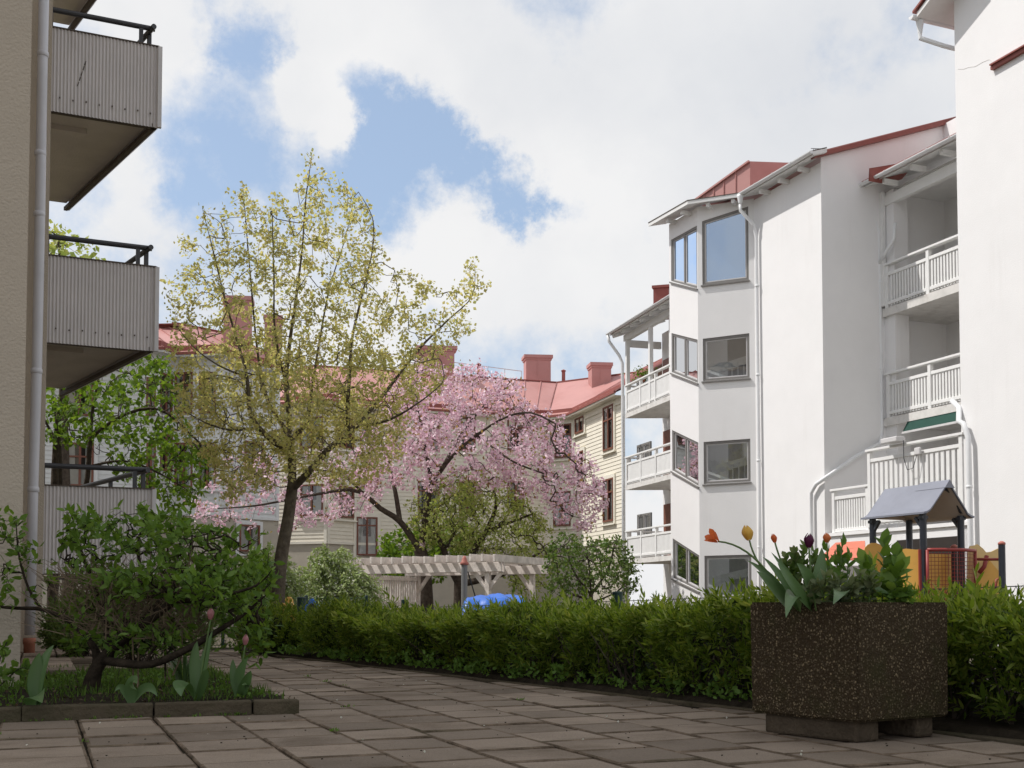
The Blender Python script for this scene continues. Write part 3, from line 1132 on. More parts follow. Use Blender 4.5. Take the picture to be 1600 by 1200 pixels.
# stairwell seen through the bay windows
mb = MB()
wi = Wall(wc.pt(-1.2, 0, -1.5)[:2], wc.d, wc.n)
wi.panel(mb, .2, 2.35, (-1, -1), (EAVE, EAVE))
for h in ch:
    wc.slab(mb, -.1, LC - .75, h[2] - .55, h[2] - .40, -1.4, -.06)
mb.build('stairwell', M['stairwall'], apt)
for k, h in enumerate(ch[1:]):
    mb = MB()
    hh = h[4] - h[2]
    mb.bar(wc.pt(h[1] + .1, h[2] + hh * .34, -.35), wc.pt(h[0] + .30, h[2] - .05, -.35), .05, .07)
    mb.bar(wc.pt(h[1] + .1, h[2] + hh * .20, -.36), wc.pt(h[0] + .6, h[2] - .05, -.36), .04, .04)
    mb.bar(wc.pt(h[0] - .3, h[2] + hh * .75, -1.2), wc.pt(h[1] + .1, h[2] + hh * .42, -1.2), .06, .22)
    for q in range(7):
        s_ = h[0] + .1 + q * .17
        mb.bar(wc.pt(s_, h[2] - .1, -1.15), wc.pt(s_, h[2] + hh * (.72 - .045 * q), -1.15), .025, .025)
    mb.build('stair_rail', M['whitewood'], apt)

# eaves, gutter, brackets over wing and bay
mb = MB()
ov = .42
e0, e1 = wa.pt(-.25, 0, ov)[:2], wa.pt(sJ - .1, 0, ov)[:2]
e2 = wc.pt(.0, 0, ov)[:2]; e3 = wc.pt(LC, 0)[:2] + nrm(wc.n + wf.n) * ov * 1.05
e4 = wf.pt(LFa + .45, 0, ov)[:2]
line = [e0, e1, e3, e4]
inn = [wa.pt(-.25, 0, .0)[:2], wa.pt(sJ - .1, 0, -.15)[:2], B1 + bp * .25, wf.pt(LFa + .4, 0, -.15)[:2]]
for a, b, c, d in zip(line[:-1], line[1:], inn[1:], inn[:-1]):
    za = EAVE + .02
    mb.prism([(*a, za), (*b, za), (*c, za + .14), (*d, za + .14)], (0, 0, .10))
mb.build('eaves', M['soffit'], apt)
mb = MB()
for a, b, c, d in zip(line[:-1], line[1:], inn[1:], inn[:-1]):
    mb.prism([(*(a + (a - d) * .02), EAVE + .118), (*(b + (b - c) * .02), EAVE + .118), (*c, EAVE + .268), (*d, EAVE + .268)], (0, 0, .022))
mb.build('eaves_sheet', M['darkrim'], apt)
for wl, ss in ((wa, (.5, 1.35, 2.2)), (wc, (.5, 1.2)), (wf, (.35, 1.1))):
    for s in ss:
        mb = MB()
        wl.slab(mb, s - .045, s + .045, EAVE - .085, EAVE + .015, .001, ov - .12)
        mb.build('eaves_bracket', M['whitewood'], apt)


def gutter(mb, a, b, r=.065):
    a, b = np.asarray(a, float), np.asarray(b, float)
    d = nrm(b - a); s = nrm(np.cross(d, (0, 0, 1)))
    P = []
    for p in (a, b):
        P.append([p + s * r * cos(t) + np.array([0, 0, 1]) * r * sin(t) for t in np.linspace(pi, 2 * pi, 9)])
    mb.grid([list(x) for x in zip(*P)])
    P2 = []
    for p in (a, b):
        P2.append([p + s * (r - .008) * cos(t) + np.array([0, 0, 1]) * (r - .008) * sin(t) for t in np.linspace(pi, 2 * pi, 9)])
    mb.grid([list(x)[::-1] for x in zip(*P2)])
    for p, q in ((a, P[0]), (b, P[1])):
        mb.add(q, [tuple(range(9))])
    k = int(np.linalg.norm(b - a) / .8)
    for i in range(1, k + 1):
        c = a + (b - a) * i / (k + 1)
        mb.bar(c - s * r * 1.12 + np.array([0, 0, .0]), c + s * r * 1.12, .03, .012)


mb = MB()
gutter(mb, wa.pt(-.3, EAVE + .10, ov + .06), wa.pt(sJ - .05, EAVE + .10, ov + .06))
mb.build('gutter', M['pipe'], apt)
mb = MB()
c0 = wa.pt(sJ - .08, EAVE + .02, ov + .06)
mb.lathe(c0 + np.array([0, 0, -.22]), [(.05, 0), (.055, .05), (.085, .2), (.09, .26)], 10)
mb.tube([c0 + np.array([0, 0, -.2]), c0 + np.array([0, 0, -.38]), wa.pt(sJ - .22, EAVE - .75, .16), wa.pt(sJ - .24, EAVE - 1.1, .09), wa.pt(sJ - .25, 7, .09), wa.pt(sJ - .27, 3, .09), wa.pt(sJ - .29, -.5, .09)], .047, 10)
for z in (9.0, 6.6, 4.3, 2.0):
    mb.lathe(wa.pt(sJ - .26, z, .09), [(.05, 0), (.058, .01), (.058, .05), (.05, .06)], 10)
mb.build('drainpipe', M['pipe'], apt, smooth=True)

# roof edge of the gable and its sheets
mb = MB()
ws.slab(mb, -.1, -.1, 0, 0, 0, 0) if False else None
P = [ws.pt(-.25, zr(-.25) + .01, .10), ws.pt(6.5, zr(6.5) + .01, .10), ws.pt(6.5, zr(6.5) + .14, .10), ws.pt(-.25, zr(-.25) + .12, .10)]
mb.prism(P, ws.v3(o=-.16))
mb.build('verge', M['redtrim'], apt)
mb = MB()
P = [ws.pt(-.3, zr(-.3) + .10, .04), ws.pt(7, zr(7) + .10, .04), ws.pt(7, zr(7) + .16, .04), ws.pt(-.3, zr(-.3) + .16, .04)]
mb.prism(P, (*(DD * 5.5), 0))
mb.build('roof', M['redroof'], apt)
mb = MB()       # snow guard rail near the verge
for k in range(6):
    mb.bar(ws.pt(-.02 + .05 * k, zr(0) + .16, -.25 - .0 * k), ws.pt(-.02 + .05 * k, zr(0) + .30 + .012 * k, -.25), .012, .012)
for h in (.2, .26, .32):
    mb.bar(ws.pt(-.1, zr(0) + h - .02, -.25), ws.pt(.3, zr(0) + h + .03, -.25), .012, .012)
mb.build('snow_guard', M['wire'], apt)
# red sheet-metal dormer over the bay
a0 = W(1084, 322, 32.1); a1 = W(1172, 296, 30.7); a2 = W(1172, 252, 30.7); a3 = W(1084.5, 315, 32.1)
mb = MB()
back = np.array([*(bp * 2.2), 0.25])
mb.add([a0, a1, a2, a3, a0 + back, a1 + back, a2 + back, a3 + back], [(0, 3, 2, 1), (0, 1, 5, 4), (1, 2, 6, 5), (2, 3, 7, 6), (3, 0, 4, 7), (4, 5, 6, 7)])
for t in (.2, .37, .55, .76):
    p = a0 + (a1 - a0) * t; q = a3 + (a2 - a3) * t
    mb.bar(p + wa.v3(o=.015), q + wa.v3(o=.015), .03, .03, up=(*(DD), 0))
mb.bar(a3 + wa.v3(o=.03), a2 + wa.v3(o=.03), .07, .05)
mb.build('roof_dormer', M['redroof'], apt)

# recessed balconies
wb = Wall(ws.pt(1.86, 0)[:2], -DD, wa.n)                  # s grows towards the camera; balcony front plane
z_s = [wb.at(1393, 492.5)[1], wb.at(1397, 664)[1]]        # slab undersides
RL = 4.6
for z in z_s:
    mb = MB()
    wb.slab(mb, .02, RL, z, z + .20, -2.2, .06)
    mb.build('balcony_slab', M['slabedge'], apt)
mb = MB()
wb.panel(mb, 0, RL, (-1, -1), (13, 13), o=-2.0)           # back wall
for q in (z_s[0] + .2, z_s[1] + .2):
    pass
mb.build('recess_wall', M['white'], apt)
mb = MB()
wb.slab(mb, .0, .40, -1, 10.9, -.45, -.02)                # white pier beside the drainpipe
mb.build('pier', M['white'], apt)
for z, x0, x1, h0, h1 in ((z_s[0] + .2, 1.75, 2.6, .1, 2.1), (z_s[1] + .2, 1.55, 2.5, .1, 2.1), (z_s[1] - 2.6, 1.5, 2.6, .1, 2.0)):
    mb = MB()
    wb.slab(mb, x0, x1, z + h0, z + h1, -2.0, -1.96)
    mb.build('balcony_door', M['dark'], apt)
for z in z_s:
    slatted_rail(apt, wb, .12, RL, z + .22, z + 1.28, .0, posts=3, gap=.10, sw=.055)
# top floor: beam, ceiling and roof edge over the recess
mb = MB()
zt_ = 11.05
wb.slab(mb, .0, RL, 10.55, 10.80, -.12, .02)
wb.slab(mb, .0, RL, 10.95, 11.0, -2.0, -.2)
wb.slab(mb, .0, .12, 8.0, 10.9, .0, .1)
wb.slab(mb, .25, RL, 9.55, 9.75, -1.9, -1.75)
mb.build('recess_beam', M['whitewood'], apt)
mb = MB()
P = [wb.pt(-.45, 11.0, .55), wb.pt(RL, 11.0, .55), wb.pt(RL, 11.75, -1.6), wb.pt(-.45, 11.75, -1.6)]
mb.prism(P, (0, 0, .08))
mb.build('recess_soffit', M['soffit'], apt)
mb = MB()
P = [wb.pt(-.5, 11.085, .62), wb.pt(RL, 11.085, .62), wb.pt(RL, 11.84, -1.6), wb.pt(-.5, 11.84, -1.6)]
mb.prism(P, (0, 0, .05))
q0 = W(1357, 283, 27.9); q1 = W(1358, 263, 27.9); q2 = W(1400, 256, 28.2); q3 = W(1384, 276, 28.2)
mb.add([q0, q3, q2, q1, q0 + np.array([*(bp * .5), 0]), q3 + np.array([*(bp * .5), 0]), q2 + np.array([*(bp * .5), 0]), q1 + np.array([*(bp * .5), 0])],
       [(0, 1, 2, 3), (4, 7, 6, 5), (0, 3, 7, 4), (1, 5, 6, 2), (3, 2, 6, 7), (0, 4, 5, 1)])
mb.build('recess_roof', M['redtrim'], apt)
for s in (.6, 1.6, 2.6, 3.6):
    mb = MB()
    wb.slab(mb, s - .045, s + .045, 10.90, 11.02, .025, .46)
    mb.build('eaves_bracket', M['whitewood'], apt)
mb = MB()
gutter(mb, wb.pt(-.5, 11.06, .66), wb.pt(RL, 11.06, .66))
mb.build('recess_gutter', M['pipe'], apt)
# its drainpipe: straight down, then slanting across the shaded wall and round the corner
mb = MB()
zb_ = ws.at(1392, 686)[1]
pA = ws.at(1300, 742); pB = ws.at(1290, 748)
mb.tube([wb.pt(-.28, 11.0, .62), wb.pt(-.26, 10.75, .62), wb.pt(-.05, 10.2, .2), wb.pt(-.02, 9.9, .10), wb.pt(-.02, 7, .09), wb.pt(-.02, zb_ + .1, .09),
         ws.pt(1.6, zb_ - .15, .10), ws.pt(.9, (zb_ + pB[1]) / 2 + .05, .10), ws.pt(-.06, pB[1] - .0, .10), wa.pt(.22, pB[1] - .12, .09), wa.pt(.42, pB[1] - .32, .09), wa.pt(.42, 2.4, .09), wa.pt(.42, -.6, .09)], .05, 10)
mb.tube([wb.pt(.5, 10.0, .02), wb.pt(.48, 9.6, .05), wb.pt(.3, 9.35, .12), wb.pt(-.02, 9.1, .1)], .042, 8)
for z in (8.6, 6.4):
    mb.lathe(wb.pt(-.02, z, .09), [(.053, 0), (.062, .01), (.062, .05), (.053, .06)], 10)
mb.build('recess_drainpipe', M['pipe'], apt, smooth=True)

# entrance porch in the plane of the wing
wq = Wall(CA, -DD, wa.n)                                    # s grows towards the camera
sa_, sb_ = wq.at(1357, 760)[0], wq.at(1506, 760)[0]
zt1 = wq.at(1358, 703)[1]; zb1 = 2.30
mb = MB()
wq.panel(mb, .0, sb_ + .2, (-1, -1), (2.2, 2.2))
wq.slab(mb, .02, sb_ + .2, 2.16, 2.24, -2.5, .05)
wq.slab(mb, .02, sb_, .98, 1.02, 0, .03)
mb.build('porch_wall', M['white'], apt)
slatted_rail(apt, wq, sa_, sb_, zb1 + .02, zt1 - .05, -.02, name='porch_screen', posts=1, gap=.155, sw=.095, cap=.1)
ss0 = wq.at(1299, 790)[0]; zt2 = wq.at(1299, 765)[1]; zb2 = wq.at(1299, 836)[1]
slatted_rail(apt, wq, ss0, sa_ - .03, zb2, zt2 - .05, -.06, name='stair_screen', posts=1, gap=.085, sw=.05, cap=.06)
mb = MB()
wq.slab(mb, wq.at(1402, 850)[0], wq.at(1503, 850)[0], .9, 1.95, -.03, .012)
mb.build('basement_opening', M['dark'], apt)
mb = MB()      # awning under the lowest balcony
p = [wb.pt(.85, z_s[1] - .02, .04), wb.pt(RL, z_s[1] - .02, .04), wb.pt(RL, z_s[1] - .26, .18), wb.pt(.85, z_s[1] - .26, .18)]
mb.prism(p, (0, 0, .02))
mb.build('awning', M['green'], apt)
mb = MB()
mb.bar(wb.pt(.83, z_s[1] - .28, .19), wb.pt(RL, z_s[1] - .28, .19), .05, .05)
mb.build('awning_bar', M['corredge'], apt)
mb = MB()
s_ = wq.at(1404, 690)[0]
wq.slab(mb, s_ - .25, s_ + .28, zt1 + .02, zt1 + .14, .05, .30)
mb.build('porch_lamp', M['corredge'], apt, bevel=.02)
mb = MB()
wq.slab(mb, s_ + .62, s_ + .80, zt1 - .32, zt1 - .16, .06, .12)
mb.build('junction_box', M['corredge'], apt, bevel=.02)
mb = MB()
mb.tube([wq.pt(s_ + .3, zt1 + .05, .12), wq.pt(s_ + .31, zt1 - .35, .13), wq.pt(s_ + .42, zt1 - .62, .13), wq.pt(s_ + .6, zt1 - .60, .13), wq.pt(s_ + .70, zt1 - .3, .1)], .009, 5)
mb.build('porch_cable', M['wire'], apt, smooth=True)

# near wing at the right edge of the picture
sW = wq.at(1499, 500)[0]
mb = MB()
wq.panel(mb, sW, sW + 15, (-1, -1), (14.5, 14.5), o=.0)
wr = Wall(wq.pt(sW, 0)[:2], bp, DD)
wr.panel(mb, 0, 6, (-1, -1), (13.4, 15))
# faint vertical movement joint
s1 = wq.at(1556, 400)[0]
wq.slab(mb, s1, s1 + 13, -1, 14.5, .0, .012)
mb.build('near_wing_wall', M['white'], apt)
mb = MB()
f0 = wq.at(1553, 108)
mb.bar(wq.pt(f0[0], f0[1], .05), wq.pt(sW + 14, f0[1] + .05, .05), .09, .07)
mb.bar(wq.pt(f0[0] + .02, f0[1] + .052, .075), wq.pt(sW + 14, f0[1] + .105, .075), .13, .03)
mb.build('wall_flashing', M['redtrim'], apt)
zc = 13.05
mb = MB()
mb.prism([wr.pt(-.55, zc, .5), wr.pt(6, zc, .5), wr.pt(6, zc + .9, -1.5), wr.pt(-.55, zc + .9, -1.5)], (0, 0, .1))
mb.build('near_wing_eaves', M['soffit'], apt)
mb = MB()
mb.prism([wr.pt(-.6, zc + .11, .58), wr.pt(6, zc + .11, .58), wr.pt(6, zc + 1.05, -1.5), wr.pt(-.6, zc + 1.05, -1.5)], (0, 0, .05))
mb.build('near_wing_roof', M['redtrim'], apt)
mb = MB()
gutter(mb, wr.pt(-.62, zc + .06, .60), wr.pt(5, zc + .06, .60), .075)
cg = wr.pt(-.38, zc - .02, .60)
mb.lathe(cg + np.array([0, 0, -.24]), [(.05, 0), (.055, .06), (.085, .22), (.09, .27)], 10)
mb.tube([cg + np.array([0, 0, -.2]), cg + np.array([0, 0, -.36]), wr.pt(.0, zc - .62, .3), wr.pt(.5, zc - .75, .12), wr.pt(.6, zc - 1.2, .1)], .05, 10)
mb.build('near_wing_gutter', M['pipe'], apt)
mb = MB()
e_ = wq.at(1507, 660)
x2 = wq.at(1520, 700)
mb.tube([wq.pt(e_[0] - .55, e_[1] + .55, -.2), wq.pt(e_[0] - .12, e_[1] + .32, .02), wq.pt(e_[0] - .02, e_[1] + .02, .13), wq.pt(e_[0] + .10, e_[1] - .04, .13), wq.pt(x2[0] - .06, x2[1] + .36, .12), wq.pt(x2[0], x2[1] + .22, .12),
         wq.pt(x2[0] + .01, x2[1] - .3, .12), wq.pt(x2[0] + .03, 0, .12), wq.pt(x2[0] + .03, -.8, .12)], .058, 10)
for z in (2.9, 1.4):
    mb.lathe(wq.pt(x2[0] + .01, z, .12), [(.06, 0), (.068, .01), (.068, .05), (.06, .06)], 10)
mb.build('near_wing_drainpipe', M['pipe'], apt, smooth=True)
mb = MB()      # hairline crack by the flashing
cr = [(1497, 108), (1506, 108), (1514, 105), (1524, 104), (1536, 97), (1546, 93), (1552, 97), (1556, 101)]
mb.tube([wq.pt(*wq.at(x, y), .002) for x, y in cr], .004, 4)
mb.build('plaster_crack', M['slabedge'], apt)

# far balcony stack beyond the bay
F0 = np.array([4.35, 44.0]); FD = nrm([.29, -1.0])
wg = Wall(F0, FD, nrm([-1, -.29]))
zfs = [wg.at(980, 652.5)[1], wg.at(981, 765)[1], wg.at(983, 881)[1]]
mb = MB()
wg.panel(mb, 0, 9.5, (-1, -1), (11.0, 11.0), o=-1.55)
mb.build('far_wall', M['white'], apt)
for z in zfs:
    mb = MB()
    P = [wg.pt(0, z, .0), wg.pt(9, z, .0), wg.pt(9, z, -1.55), wg.pt(.5, z, -1.55)]
    mb.prism(P, (0, 0, .18))
    mb.build('far_balcony_slab', M['slabedge'], apt)
for z in zfs:
    bo = slatted_rail(apt, wg, .02, 8.5, z + .2, z + 1.22, -.05, name='far_balustrade', posts=6, gap=.11, sw=.09)
    wg2 = Wall(wg.pt(.02, 0, -.05)[:2], -wg.n, -FD)
    slatted_rail(apt, wg2, .06, 1.4, z + .2, z + 1.22, .0, name='far_balustrade', posts=1, gap=.11, sw=.09)
for s in (.1, 2.35, 4.2):
    mb = MB()
    wg.slab(mb, s - .07, s + .07, zfs[0] + .2, 10.75, -.14, .0)
    mb.build('far_post', M['whitewood'], apt)
mb = MB()
wg.slab(mb, -.1, 9, 10.62, 10.85, -.16, .02)
wg2_ = Wall(wg.pt(0, 0, 0)[:2], -wg.n, -FD)
wg2_.slab(mb, .05, 1.5, 10.40, 10.66, -.05, .08)
P = [wg.pt(-.4, 10.88, .45), wg.pt(9, 10.88, .45), wg.pt(9, 11.7, -1.9), wg.pt(-.4, 11.7, -1.9)]
mb.prism(P, (0, 0, .08))
for s in np.arange(-.3, 8.5, .9):
    a = wg.pt(s, 10.83, .38); b = wg.pt(s, 11.62, -1.8)
    mb.bar(a, b, .08, .12)
mb.build('far_roof_timber', M['soffit'], apt)
mb = MB()
P = [wg.pt(-.45, 10.965, .52), wg.pt(9, 10.965, .52), wg.pt(9, 11.80, -1.9), wg.pt(-.45, 11.80, -1.9)]
mb.prism(P, (0, 0, .05))
mb.build('far_roof', M['redtrim'], apt)
mb = MB()
gutter(mb, wg.pt(-.45, 10.95, .56), wg.pt(8, 10.95, .56))
mb.build('far_gutter', M['pipe'], apt)
mb = MB()
mb.tube([wg.pt(-.38, 10.9, .55), wg.pt(-.38, 10.65, .5), wg.pt(-.28, 10.1, .12), wg.pt(-.22, 9.8, .02), wg.pt(-.2, 5, .02), wg.pt(-.2, -.8, .02)], .06, 8)
mb.build('far_drainpipe', M['pipe'], apt, smooth=True)
wfar = Wall(wg.pt(0, 0, -1.55)[:2], FD, wg.n)
mb = MB()
for k, z in enumerate(zfs):
    a, b = wfar.at(996, 570)[0], wfar.at(1017, 570)[0]
    h = (a, b, z + .95, z + .95, z + 2.1, z + 2.1)
    window(apt, wfar, h, M['greywin'], M['glass'], o=.05, fw=.08, mull=(.5,), inner=M['corredge'])
for z in zfs:
    mb = MB()
    wfar.slab(mb, wfar.at(1037, 600)[0], wfar.at(1050, 600)[0] + .5, z + .2, z + 2.3, .0, .04)
    mb.build('far_balcony_door', M['redwood'], apt)
mb = MB()
c = W(1035, 462, 43)
mb.obox(c + np.array([0, 0, -.3]), (.27, -.08, 0), (.1, .3, 0), (0, 0, .55))
mb.obox(c + np.array([0, 0, .27]), (.31, -.09, 0), (.12, .34, 0), (0, 0, .05))
mb.build('chimney', M['redtrim'], apt)

# ------------------------------------------------------------------ left: plastered gable and balcony house
GD = nrm([1.0, .443])
BD = nrm([-.75, 1.0])
Q = np.array([-3.18, 7.47])
gab = thing('plastered_building', (Q[0], Q[1], 0), 'tan rough plastered house end at the left edge, nearest the camera', 'building')
mb = MB()
A = [Q, Q + BD * 6.5, Q + BD * 6.5 - GD * 12, Q - GD * 12]
mb.prism([(*p, -.3) for p in A[::-1]], (0, 0, 15.3))
mb.build('wall', M['tan'], gab)

K = np.array([-5.5, 13.5])
bal = thing('balcony_building', (K[0], K[1], 0), 'balcony block behind the plastered wall with corrugated metal balconies one above another', 'building')
mb = MB()
A = [K, K + BD * 9, K + BD * 9 - GD * 10, K - GD * 10]
mb.prism([(*p, -.3) for p in A[::-1]], (0, 0, 10.9))
mb.build('wall', M['tan'], bal)
NC = np.array([-4.562, 14.6])
side = Wall(NC, -GD, np.array([GD[1], -GD[0]]))              # s from the outer corner towards the house
front = Wall(NC, BD, np.array([BD[1], -BD[0]]))              # outer long side, receding
SL, FLN = 1.42, 3.95


def corrugated(mb, wl, L_, z0, z1, pitch=.0415, amp=.009):
    n = int(L_ / pitch) * 6
    P = []
    for i in range(n + 1):
        s = L_ * i / n
        o = amp * sin(2 * pi * s / pitch)
        P.append([wl.pt(s, z0, o), wl.pt(s, z1, o)])
    mb.grid(P)


lev = [side.at(246, 200)[1] if False else W(248, 200, 14.6)[2], W(245, 549, 14.6)[2], W(240, 898, 14.6)[2]]
tops = [W(251, 74, 14.6)[2], W(245, 418, 14.6)[2], W(240, 765, 14.6)[2]]
lev.append(lev[0] + 2.83); tops.append(tops[0] + 2.83)
for z0, z1 in zip(lev, tops):
    mb = MB()
    corrugated(mb, side, SL, z0, z1)
    corrugated(mb, front, FLN, z0, z1)
    nf = len(mb.f)
    for k in range(9):      # small dark rivets along the foot
        p = side.pt(.1 + k * .155, z0 + .17 + .01 * (k % 2), .013)
        mb.lathe(p, [(.009, -.009), (.009, .009)], 6)
    if z0 == lev[0]:        # a scratch
        for k in range(5):
            mb.bar(side.pt(.98 - .02 * k, z0 + .37 + .07 * k, .006), side.pt(.965 - .02 * k, z0 + .425 + .07 * k, .006), .007, .012)
    po = mb.build('balcony_panel', M['corr'], bal, smooth=True)
    po.data.materials.append(M['darkrim'])
    for q_ in po.data.polygons:
        if q_.index >= nf:
            q_.material_index = 1
    mb = MB()
    for zz in (z1 + .008,):
        mb.bar(side.pt(0, zz, 0), side.pt(SL, zz, 0), .035, .014)
        mb.bar(front.pt(0, zz, 0), front.pt(FLN, zz, 0), .035, .014)
    mb.build('panel_cap', M['darkrim'], po)
    mb = MB()
    c = np.array([*NC, 0]) + np.array([*(side.n * .012 + front.n * .012), 0])
    mb.bar(c + np.array([0, 0, z0]), c + np.array([0, 0, z1]), .05, .05, up=(*side.n, 0))
    mb.build('corner_strip', M['corredge'], po)
    # deck and its rim
    inn = -.06
    mb = MB()
    c00 = NC - GD * .05 + BD * .06
    P2 = [c00, c00 - GD * (SL - .05), c00 - GD * (SL - .05) + BD * (FLN - .12), c00 + BD * (FLN - .12)]
    mb.prism([(*p, z0 + .10) for p in P2], (0, 0, .14))
    so_ = mb.build('balcony_slab', M['concrete'], bal)
    mb = MB()
    bm1 = c00 - GD * .75 + BD * .7
    mb.prism([(*(c00 - GD * .62 + BD * .62), z0 + .035), (*(c00 - GD * (SL - .06) + BD * .62), z0 + .035), (*(c00 - GD * (SL - .06) + BD * 3.2), z0 + .035), (*(c00 - GD * .62 + BD * 2.6), z0 + .035)], (0, 0, .07))
    mb.build('slab_rib', M['concrete'], so_)
    mb = MB()
    for wl, L_ in ((side, SL), (front, FLN)):
        wl.slab(mb, .02, L_, z0 - .005, z0 + .05, -.075, -.02)
    mb.build('slab_rim', M['darkrim'], so_)
    mb = MB()
    zr_ = z1 + .255
    a = side.pt(.05, zr_, -.06); b = side.pt(SL, zr_, -.06)
    mb.tube([a, b], .033, 10)
    mb.tube([front.pt(-.03, zr_ - .012, -.08), front.pt(FLN, zr_ - .012, -.08)], .033, 10)
    for wl, ss in ((side, (.22, 1.3)), (front, (.2, 1.5, 2.8))):
        for s in ss:
            wl.slab(mb, s - .025, s + .025, z1 - .1, zr_ - .01, -.085, -.04)
    mb.build('railing', M['darkrail'], bal, smooth=False)
mb = MB()
pz = W(60, 1003, 13.6)[2]
pp = lambda px, py: W(px, py, 13.25)
mb.tube([pp(69, -25), pp(66, 120), pp(62.5, 330), pp(57.5, 575), pp(51.5, 770), pp(46.5, 992)], .058, 12)
for px, py in ((67, 85), (63, 240), (61.5, 335), (57, 580), (52, 765)):
    mb.lathe(pp(px, py), [(.06, -.03), (.066, -.025), (.066, .025), (.06, .03)], 12)
dp = mb.build('drainpipe', M['pipegrey'], bal, smooth=True)
mb = MB()
mb.lathe(pp(46, 996) + np.array([0, 0, -.28]), [(.062, 0), (.062, .2), (.07, .21), (.07, .27), (.06, .275)], 12)
mb.build('clay_foot', M['clay'], dp, smooth=True)


# ------------------------------------------------------------------ wooden houses at the back
def P2(px, d):
    return W(px, 700, d)[:2]


def clapboard(mb, wl, s0, s1, z0, z1, h=.165, lap=.022):
    n = int((z1 - z0) / h)
    for k in range(n):
        za, zb = z0 + k * h, z0 + (k + 1) * h
        mb.quad(wl.pt(s0, za, lap), wl.pt(s1, za, lap), wl.pt(s1, zb, .002), wl.pt(s0, zb, .002))
        mb.quad(wl.pt(s0, za, 0), wl.pt(s1, za, 0), wl.pt(s1, za, lap), wl.pt(s0, za, lap))


def wooden_house(parent, pts, z0, z1, ridge_in, ridge_up, boards, trim, plinth_z, roof_gap=.62, over=.42):
    walls = []
    mb = MB(); tr = MB(); pl = MB(); belt = MB()
    for a, b in zip(pts[:-1], pts[1:]):
        L_ = float(np.linalg.norm(b - a))
        wl = Wall(a, b - a)
        walls.append((wl, L_))
        clapboard(mb, wl, 0, L_, plinth_z, z1)
        wl.slab(pl, -.02, L_ + .02, -1.2, plinth_z + .02, -.15, -.012)
        for s in (0.07, L_ - .07):
            wl.slab(tr, s - .07, s + .07, plinth_z, z1 - .3, -.02, .045)
        wl.slab(tr, .0, L_, z1 - .3, z1 - .02, -.02, .06)
        wl.slab(tr, .0, L_, plinth_z - .08, plinth_z + .03, -.02, .055)
    mb.build('wall', boards, parent)
    tr.build('wall_trim', trim, parent)
    pl.build('plinth', M['plinth'], parent)
    eo = offset_line(pts, -over); ei = offset_line(pts, ridge_in)
    so_, ro, se, gt, er = MB(), MB(), MB(), MB(), MB()
    for i in range(len(pts) - 1):
        a, b, c, d = eo[i], eo[i + 1], ei[i + 1], ei[i]
        wa_, wb_ = pts[i], pts[i + 1]
        so_.quad((*a, z1 - .02), (*wa_, z1 - .02), (*wb_, z1 - .02), (*b, z1 - .02))
        so_.quad((*a, z1 - .02), (*b, z1 - .02), (*b, z1 + .12), (*a, z1 + .12))
        ro.quad((*a, z1 + .125), (*b, z1 + .125), (*c, z1 + ridge_up), (*d, z1 + ridge_up))
        c2, d2 = c + (c - b) * .8, d + (d - a) * .8
        ro.quad((*d, z1 + ridge_up), (*c, z1 + ridge_up), (*c2, z1 + ridge_up + .25), (*d2, z1 + ridge_up + .25))
        n = max(1, int(np.linalg.norm(b - a) / roof_gap))
        for k in range(n + 1):
            t = k / n
            p = np.array([*(a + (b - a) * t), z1 + .145]); q = np.array([*(d + (c - d) * t), z1 + ridge_up + .02])
            se.bar(p, q, .035, .05)
        er.bar((*a, z1 + .11), (*b, z1 + .11), .10, .10)
        er.bar((*(a * .93 + d * .07), z1 + .33), (*(b * .93 + c * .07), z1 + .33), .03, .24)
        er.bar((*d, z1 + ridge_up + .02), (*c, z1 + ridge_up + .02), .12, .06)
    so_.build('eaves', trim, parent)
    r = ro.build('roof', M['redroof'], parent)
    se.build('roof_seams', M['redroof'], r)
    er.build('roof_gutter', M['redtrim'], r)
    return walls


def wood_window(parent, wl, x0, x1, y0, y1, mull=(.5,), trans=(.68,), trim=None, frame=None):
    a, za = wl.at(x0, y1); b, _ = wl.at(x1, y1)
    _, zb = wl.at((x0 + x1) / 2, y0)
    if a > b:
        a, b = b, a
    za = wl.at((x0 + x1) / 2, y1)[1]
    fo = window(parent, wl, (a, b, za, za, zb, zb), frame or M['redwood'], M['clearold'], o=.105, fw=.07, mull=mull, trans=trans, sill=False, depth=.06)
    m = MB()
    wl.slab(m, a, b, za, zb, .005, .027)  # near-black sheet under the glass stands in for the unlit interior
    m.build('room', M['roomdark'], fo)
    rr_ = random.random()
    if rr_ < .8:
        m = MB()
        w_ = (b - a) * (.18 + .14 * random.random())
        for s0, s1 in ((a, a + w_), (b - w_, b)):
            for q in range(4):
                t0, t1 = s0 + (s1 - s0) * q / 4, s0 + (s1 - s0) * (q + 1) / 4
                m.quad(wl.pt(t0, za, .030 + .006 * (q % 2)), wl.pt(t1, za, .036 - .006 * (q % 2)), wl.pt(t1, zb, .036 - .006 * (q % 2)), wl.pt(t0, zb, .030 + .006 * (q % 2)))
        if rr_ < .3:
            m.quad(wl.pt(a, za, .034), wl.pt(b, za, .034), wl.pt(b, za + (zb - za) * .5, .034), wl.pt(a, za + (zb - za) * .5, .034))
        m.build('curtain', M['curtain'], fo)
    m = MB()
    for s0, s1, z0, z1 in ((a - .14, a - .005, za - .1, zb + .14), (b + .005, b + .14, za - .1, zb + .14), (a - .005, b + .005, zb + .004, zb + .16), (a - .2, b + .2, za - .16, za - .10)):
        wl.slab(m, s0, s1, z0, z1, .0, .08 if z1 > za else .13)
    m.build('casing', trim or M['creamtrim'], fo)
    return fo


